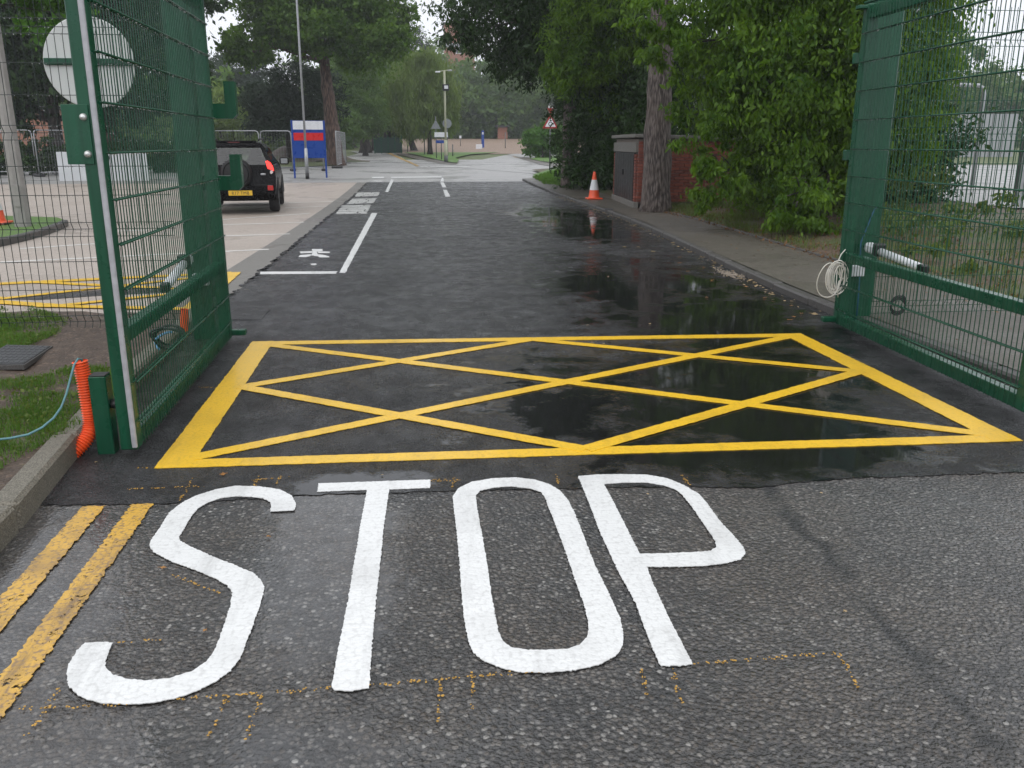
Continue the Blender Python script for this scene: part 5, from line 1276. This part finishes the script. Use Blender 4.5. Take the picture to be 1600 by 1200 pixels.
# far-left dark tree behind the gate and fence
Y3 = 47.; KL = Y3 / 34.
c = AT(90, 230, Y3)
def b3(px, py, dy, rx, ry, rz, w=1.0): return bl(px, py, Y3 + dy, rx * KL, ry * KL, rz * KL, w)
tree('dark_lime_tree', 'broad dark tree behind the left fence and round sign', (c.x, Y3, gz(Y3)), .36, 14,
     [b3(90, 60, 0, 2.6, 2.5, 1.9), b3(20, 80, 0, 2.4, 2.2, 2.0), b3(170, 70, 0, 2.4, 2.2, 1.9), b3(240, 110, 1, 1.6, 2.0, 1.5), b3(120, -60, 0, 4, 3.5, 2.5), b3(0, 160, 0, 1.2, 1.4, .9), b3(30, 185, 0, .8, 1.0, .5), b3(235, 30, 0, 1.7, 2, 1.6), b3(-60, -30, 0, 3, 3, 3), b3(200, 170, 2, 1.4, 1.4, .8), b3(342, 6, 0, .55, .6, .36, .6), b3(305, -35, 0, 1.3, 1.2, .8)],
     75000, .28, M_LEAF_DARK, M_BARKD, (0, 0), seed=71, asp=.5, clump=.24, trunk_top=8, shell=.45)
c = AT(85, 20, 18)
tree('bright_young_tree', 'lighter green leafy spray above the round sign on the left', (c.x - 2.6, 18.2, .1), .09, 6, [((c.x, 18, c.z), (.6, .6, .42)), ((c.x - .3, 18, c.z + .8), (.9, .8, .6)), ((c.x - 1.9, 18.2, c.z + .8), (1.0, .9, .7))], 6500, .13, M_LEAF_LAUREL, M_BARKD, seed=75, asp=.55, clump=.3, trunk_top=4.4)
# low hedge along the far left of the car park
for i, (px0, px1) in enumerate(((-60, 110), (110, 230), (225, 335))):
    Yh = 44 + i; a = AT(px0, 255, Yh); b2 = AT(px1, 255, Yh); mid = (a + b2) / 2; wd = (b2.x - a.x) / 2
    tree('low_hedge', ('low dark hedge at the far left of the car park', 'low dark hedge behind the white board on the fence', 'low dark hedge seen through the left gate mesh')[i], (mid.x, Yh, gz(Yh)), .05, 2,
         [((mid.x + wd * q_, Yh, gz(Yh) + .8), (wd * .4, .8, .85)) for q_ in (-.7, -.2, .3, .8)], 9000, .2, M_LEAF_DARK, M_BARKD, cat='hedge', seed=81 + i, limbs=False, trunk_top=1.0)
# willow and avenue trees
g3 = G(672, 241, .05); Yw = g3.y
ww = [bl(640, 150, Yw, 2.2, 2.2, 2.6), bl(665, 110, Yw, 1.9, 2, 1.7), bl(690, 150, Yw, 1.6, 1.6, 2.3), bl(655, 185, Yw, 2.0, 1.8, 1.2), bl(700, 175, Yw, .9, 1.2, 1.6), bl(650, 95, Yw, 1.2, 1.4, .9)]
tree('weeping_willow', 'pale green weeping willow on the grass island left of the cream lamp column', g3, .22, 8, ww, 42000, .34, M_LEAF_WILL, M_BARKD, (0, 0), seed=91, asp=.16, droop=1.6, clump=.22, trunk_top=5, shell=.5, flat=1.3)
g4 = G(648, 236.5, .05); Y4 = g4.y
tree('leaning_tree', 'darker tree with a forked leaning trunk left of the willow', g4, .33, 8, [bl(625, 170, Y4, 2.6, 2.4, 2.0), bl(600, 150, Y4, 2.0, 2.2, 2.0), bl(640, 200, Y4, 2.0, 2.0, .9), bl(610, 120, Y4, 2.0, 2, 1.6)], 30000, .3, M_LEAF_FAR, M_BARKD, (-1.3, 0), seed=95, clump=.25, trunk_top=4.5, asp=.5)
for i, (px, py, Y, rr, hh, r0, lab) in enumerate([(571, 233, 88, 3.0, 8, .55, 'dark avenue tree with a thick trunk left of the avenue end'), (585, 231, 98, 2.6, 8, .3, 'slim avenue tree with pale twin stems'), (606, 232.5, 92, 2.6, 6, .45, 'avenue tree with a stout short trunk by the green fence'), (590, 230, 125, 4, 9, .4, 'farthest avenue tree closing the view down the left road'), (555, 231, 120, 3.6, 8, .35, 'far tree on the left side of the avenue')]):
    c = AT(px, py, Y); z0 = gz(Y)
    tree('avenue_tree', lab, (c.x, Y, z0), r0, hh, [((c.x, Y, z0 + hh * .62), (rr, rr, hh * .22)), ((c.x + rr * .5, Y, z0 + hh * .82), (rr * .8, rr * .8, hh * .2)), ((c.x - rr * .5, Y, z0 + hh * .78), (rr * .8, rr * .8, hh * .2)), ((c.x, Y, z0 + hh), (rr * .8, rr * .8, hh * .2))], 12000, .38, M_LEAF_FAR, M_BARKD, group='trees along the left avenue', seed=101 + i, clump=.26, asp=.5, trunk_top=hh * .7)
# round laurel bush at the right road
g5 = G(848, 246, .06)
tree('round_bush', 'round bright green clipped bush behind the warning sign pole', g5, .08, 2.5, [((g5.x, g5.y + 1, g5.z + 1.15), (28 * g5.y / 1360, 1.6, 1.15)), ((g5.x + .4, g5.y + 1, g5.z + 1.9), (20 * g5.y / 1360, 1.4, .7))], 17000, .18, M_LEAF_LAUREL, M_BARKD, cat='bush', seed=111, limbs=False, trunk_top=1.2, clump=.2, asp=.5)
# big trees beyond the brown field and behind everything: one by one
far = [(745, 150, 135, 7, 7.5, 'mid'), (775, 175, 120, 5, 4.5, 'mid'), (720, 165, 118, 5, 4.5, 'mid'), (800, 140, 150, 7, 8, 'mid'), (850, 160, 140, 7, 7, 'mid'), (700, 185, 110, 4, 3.2, 'mid'), (820, 195, 105, 4.5, 3, 'mid'), (885, 170, 120, 6, 5, 'mid'), (680, 130, 165, 6, 6.5, 'mid'),
       (625, 90, 150, 5, 6, 'pine'), (585, 130, 160, 7, 8, 'mid'), (640, 200, 140, 8, 3, 'mid'), (350, 150, 95, 4, 3.6, 'pine'), (385, 125, 105, 4.5, 4.2, 'pine'), (345, 190, 80, 4, 2.4, 'willow'), (400, 195, 90, 6, 2.6, 'mid'), (490, 190, 110, 8, 3.2, 'mid'), (530, 150, 130, 8, 6.5, 'mid'),
       (1545, 150, 120, 8, 4.0, 'mid'), (1480, 130, 100, 6, 5.5, 'mid'), (1620, 165, 130, 8, 3.8, 'mid'), (1430, 150, 110, 7, 5, 'mid'), (280, 170, 85, 6, 4, 'mid'), (160, 175, 90, 7, 3.6, 'mid'), (40, 150, 100, 8, 5, 'mid'), (-80, 140, 100, 9, 6, 'mid'), (1350, 130, 120, 8, 6, 'mid'), (1230, 130, 120, 8, 6, 'mid'), (1100, 120, 120, 8, 6.5, 'mid'), (980, 140, 120, 8, 6, 'mid')]
FARL = ['hazy tree rising above the tall slim blue totem', 'hazy tree just left of the small red brick building', 'hazy tree right of the cream lamp column', 'tall hazy tree directly above the small red brick building', 'hazy tree above the round clipped bush', 'low hazy tree behind the cream lamp column foot', 'low hazy tree left of the round clipped bush', 'hazy tree behind the warning sign',
        'hazy tree directly behind the top of the cream lamp column', 'dark hazy pine top rising above the avenue trees', 'hazy tree behind the avenue end', 'low hazy trees seen under the willow', 'lower hazy pine nearest the gate hooks', 'taller hazy pine touching the left branches of the big tree', 'yellow-green tree beside the left gate hooks', 'low hazy tree behind the parked car roof', 'low hazy tree behind the blue board', 'hazy tree behind the leaning red-brown trunk',
        'hazy tree above the middle of the grey hoarding', 'hazy tree above the left end of the grey hoarding', 'hazy tree at the right picture edge above the hoarding', 'hazy tree just right of the right gate post', 'hazy tree behind the left gate mesh', 'hazy tree behind the white board on the left fence', 'hazy tree behind the orange brick building', 'hazy tree at the left picture edge behind the concrete column', 'far tree hidden behind the right gate post', 'far tree hidden behind the drooping shrub', 'far tree hidden behind the left half of the drooping shrub', 'far tree hidden behind the thick ridged trunk']
fl_ = {'mid': (M_LEAF_FAR, .55), 'pine': (M_LEAF_PINE, .22), 'willow': (M_LEAF_WILL, .3)}
for i, (px, py, Y, rr, rz_, kd) in enumerate(far):
    if 660 < px < 900: Y = max(Y, 133)
    c = AT(px, py, Y); z0 = 2.2 if 660 < px < 900 else gz(Y); r = random.Random(300 + i)
    lab = FARL[i]
    grp = ('treeline beyond the right yard' if px > 1400 else 'trees behind the right-hand shrubs' if px > 900 else 'treeline beyond the brown field' if px > 660 else 'treeline behind the avenue' if px > 480 else 'trees behind the temporary fencing' if px > 330 else 'treeline behind the left hedge')
    lob = [((c.x, Y, c.z), (rr, rr * .7, rz_))]
    for _ in range(4): lob.append(((c.x + r.uniform(-.7, .7) * rr, Y + r.uniform(-.3, .3) * rr, c.z + r.uniform(-.7, .75) * rz_), (rr * r.uniform(.4, .6), rr * .45, rz_ * r.uniform(.35, .55))))
    lob.append(((c.x, Y, z0 + 1.6), (rr * .9, rr * .5, 1.8)))
    tree('treeline_tree', lab, (c.x, Y, z0), .3, c.z + rz_ - z0, lob, 9500, .55 if Y > 100 else .42, fl_[kd][0], M_BARKD, group=grp, seed=200 + i, asp=fl_[kd][1], clump=.26, limbs=False, trunk_top=max(2, c.z - z0), shell=.3)

# ------------------------------------------------------------------ grass, weeds, litter
def blades(name, label, P, h, mat, w=.004, seed=0, lean=.5):
    r = np.random.default_rng(seed); n = len(P); a = r.random(n) * 6.28; L = h * (.5 + r.random(n)); ln = lean * r.random(n)
    d = np.stack([np.cos(a) * ln, np.sin(a) * ln, np.ones(n)], 1) * L[:, None]; s = np.stack([-np.sin(a), np.cos(a), np.zeros(n)], 1) * w
    v = np.empty((n, 3, 3), dtype=np.float32); v[:, 0] = P - s; v[:, 1] = P + s; v[:, 2] = P + d
    me = bpy.data.meshes.new(name); me.vertices.add(n * 3); me.vertices.foreach_set('co', v.ravel()); me.loops.add(n * 3); me.loops.foreach_set('vertex_index', np.arange(n * 3, dtype=np.int32))
    me.polygons.add(n); me.polygons.foreach_set('loop_start', np.arange(0, n * 3, 3, dtype=np.int32))
    try: me.polygons.foreach_set('loop_total', np.full(n, 3, dtype=np.int32))
    except Exception: pass
    me.update(calc_edges=True); me.materials.append(mat)
    return tag(link(bpy.data.objects.new(name, me)), label, None, None, 'stuff')
def inpoly(x, y, poly):
    c = False; j = len(poly) - 1
    for i in range(len(poly)):
        if (poly[i][1] > y) != (poly[j][1] > y) and x < (poly[j][0] - poly[i][0]) * (y - poly[i][1]) / (poly[j][1] - poly[i][1] + 1e-12) + poly[i][0]: c = not c
        j = i
    return c
def scatter(polys_px, n, off, thin=None):
    W_ = [[G(*p, off) for p in q] for q in polys_px]; out = []
    for q in W_:
        xy = [(p.x, p.y) for p in q]; x0, x1 = min(p[0] for p in xy), max(p[0] for p in xy); y0, y1 = min(p[1] for p in xy), max(p[1] for p in xy)
        k_ = 0; tries = 0
        while k_ < n // len(W_) and tries < n * 6:
            tries += 1; x, y = random.uniform(x0, x1), random.uniform(y0, y1)
            if inpoly(x, y, xy):
                f = math.sin(x * 5.1 + 1) * math.sin(y * 4.3) + .6 * math.sin(x * 13 + y * 7) + .4 * math.sin(y * 19 - x * 3)
                if f + random.uniform(-.9, 1.2) > 0: out.append((x, y, gz(y) + off)); k_ += 1
    return np.array(out)
gp = scatter([[(-60, 485), (60, 484), (112, 503), (95, 520), (35, 545), (-60, 550)], [(-40, 600), (60, 590), (125, 572), (200, 582), (200, 600), (150, 650), (118, 672), (60, 700), (0, 735), (-60, 770)]], 22000, .115)
blades('verge_grass', 'short green grass growing in patches on the left verge', gp, .032, M_GRASS, .0022, 5)
wp_ = gp[rng.integers(0, len(gp), 3600)] + rng.normal(size=(3600, 3)) * np.array([.03, .03, .003])
tag(leaf_mesh('verge_weeds', wp_ + np.array([0, 0, .012]), .02, M_WEED, None, .75, -.25, seed=77), 'small clover and weed leaves matted into the left verge grass', None, None, 'stuff')
gp = scatter([[(832, 277), (868, 266), (935, 262), (935, 290), (890, 292), (850, 288)]], 9000, .12)
blades('corner_grass', 'bright grass on the lawn corner by the warning sign', gp, .09, M_GRASS, .012, 6)
P = []
for _ in range(24000):
    y = random.uniform(7.6, 21.5); x = foot_back(y) + .1 + random.random() ** 1.2 * (4.5 if y < 14 else 1.4); f = math.sin(x * 3.1) * math.sin(y * 2.3) + .5 * math.sin(x * 9 + y * 5)
    if f + random.uniform(-.8, .8) > .1: P.append((x, y, bankz(x, y) - .01))
blades('bank_grass', 'thin tufts of yellow-green grass on the littered right bank', np.array(P), .11, M_WEED, .005, 7, .9)
# leaf litter on the bank and along the kerb
P = []
for _ in range(3000):
    y = random.uniform(8, 22); x = foot_back(y) - .08 + random.random() ** 1.6 * 2.2; P.append((x, y, bankz(x, y) + .012))
tag(leaf_mesh('leaf_litter', np.array(P), .045, M_LEAFBROWN, None, .55, -.02, seed=9), 'brown leaf litter scattered over the right bank', None, None, 'stuff')
P = []
for _ in range(260):
    y = random.uniform(8, 27); x = kx(y) - abs(random.gauss(0, .10)) - .005; P.append((x, y, gz(y) + .012))
def flat_leaves(P, size, seed):
    r = random.Random(seed); m_ = MB()
    for p in P:
        a = r.uniform(0, 6.28); L = size * r.uniform(.5, 1.4); d = Vector((math.cos(a), math.sin(a), 0)); s = Vector((-d.y, d.x, 0)); p = Vector(p)
        m_.add([p - d * L * .5, p + s * L * .28 + Vector((0, 0, r.uniform(.0, .008))), p + d * L * .5 + Vector((0, 0, r.uniform(0, .01))), p - s * L * .28 + Vector((0, 0, r.uniform(0, .008)))], [(0, 1, 2, 3)])
    return m_
P2 = []
for _ in range(420):
    y = random.uniform(6, 26); x = foot_back(y) + .02 - abs(random.gauss(0, .28)); P2.append((x, y, gz(y) + .093))
for _ in range(120):
    y = random.uniform(6, 26); x = random.uniform(kx(y) + .15, foot_back(y)); P2.append((x, y, gz(y) + .093))
tag(flat_leaves(P2, .042, 8).build('footpath_leaves', M_LEAFBROWN), 'brown dead leaves strewn along the back of the right footpath', None, None, 'stuff')
tag(flat_leaves(P, .05, 3).build('gutter_leaves', M_LEAFPALE), 'pale dead leaves gathered along the right kerb', None, None, 'stuff')
# single leaves lying on the drive
def maple(s, r):
    pts = []; k_ = 5
    for i in range(k_):
        a = (i - 2) * .62; pts.append((math.sin(a) * s * (1 - .12 * abs(i - 2)) * r.uniform(.85, 1.1), math.cos(a) * s * (1 - .15 * abs(i - 2))))
        if i < k_ - 1: a2 = a + .31; pts.append((math.sin(a2) * s * .45, math.cos(a2) * s * .45))
    pts += [(s * .22, -s * .25), (s * .03, -s * .2), (s * .02, -s * .8), (-s * .02, -s * .8), (-s * .03, -s * .2), (-s * .22, -s * .25)]
    return pts
zones = [([(1270, 491)], .062, 'large pale dead leaf on the drive just left of the right gate foot', None, 1), ([(350, 741)], .024, 'small orange leaf on the tarmac just in front of the yellow box', None, 0), ([(253, 887)], .020, 'orange leaf beside the bend of the letter S', None, 0), ([(321, 985)], .013, 'tiny orange leaf inside the lower bowl of the letter S', None, 0), ([(420, 838)], .016, 'tiny brown leaf below the top end of the letter S', None, 0),
         ([(1020, 393)], .055, 'pale leaf in the middle of the dark puddle', None, 1), ([(922, 387), (976, 386), (997, 386)], .04, 'small pale leaf on the wet tarmac left of the largest puddle leaf', 'leaves in the far puddle', 1),
         ([(1062, 402), (1062, 411), (1075, 424), (1100, 418), (1105, 465), (1113, 438), (1165, 448), (1196, 465), (1236, 478), (1240, 495), (1252, 490), (1234, 500)], .032, 'small dead leaf on the wet drive near the right kerb', 'leaves scattered near the right kerb', 0),
         ([(925, 535), (1015, 506), (950, 432), (1057, 360), (943, 537), (918, 508)], .02, 'tiny pale leaf fleck on the wet drive above the yellow box', 'leaf flecks above the yellow box', 1), ([(1465, 575)], .02, 'small brown leaf lying under the right gate', None, 0), ([(276, 629), (241, 619)], .012, 'tiny pale chip beside the foot of the left gate', 'chips beside the left gate', 1),
         ([(628, 720), (597, 742), (150, 722), (860, 715)], .010, 'tiny yellow leaf fleck near the front of the yellow box', 'flecks near the front yellow line', 1), ([(1283, 770), (1012, 772), (1320, 955)], .012, 'pale stone chip on the old road right of the lettering', 'chips right of the lettering', 1)]
rr_ = random.Random(4)
for pts, s, lab, grp, pale in zones:
    for (px, py) in pts:
        q = maple(s, rr_); c = G(px, py, .010); mb = MB()
        vs_ = [Vector((x, y, .012 * s / .05 * rr_.uniform(0, 1))) for x, y in q]; cen = len(vs_); vs_.append(Vector((0, 0, .004)))
        mb.add(vs_, [(i, (i + 1) % cen, cen) for i in range(cen)])
        chip_ = 'chip' in lab; o = mb.build('stone_chip' if chip_ else 'fallen_leaf', M_LEAFPALE if pale else M_LEAFDRY); o.location = c; o.rotation_euler = (rr_.uniform(-.12, .12), rr_.uniform(-.12, .12), rr_.uniform(0, 6.28))
        tag(o, lab, 'stone' if chip_ else 'leaf', grp)
# gravel crumbs swept against the right kerb
sp = MB(); c = G(1142, 430)
for _ in range(160):
    p = c + Vector((random.gauss(0, .06), random.gauss(0, .22), 0)); r = random.uniform(.005, .015)
    sp.bbox((p.x, p.y, .006 + r * .5), (r * 2, r * 1.6, r * 1.2), r * .4, Matrix.Rotation(random.uniform(0, 3), 3, 'Z'))
tag(sp.build('gravel_crumbs', mat_plain('pale_gravel', (.24, .20, .155), .8, .2, 40)), 'pale gravel crumbs swept against the right kerb', None, None, 'stuff')

# ------------------------------------------------------------------ damp air
hz = MB().box((0, 184, 21), (524, 400, 48)); b = NB('damp_air'); pv = b.n('VolumePrincipled')
pv.inputs['Color'].default_value = (.93, .95, 1, 1); pv.inputs['Density'].default_value = .0009; pv.inputs['Anisotropy'].default_value = .2
b.L(pv.outputs[0], b.out.inputs['Volume']); o = hz.build('haze', b.m); tag(o, kind='stuff')
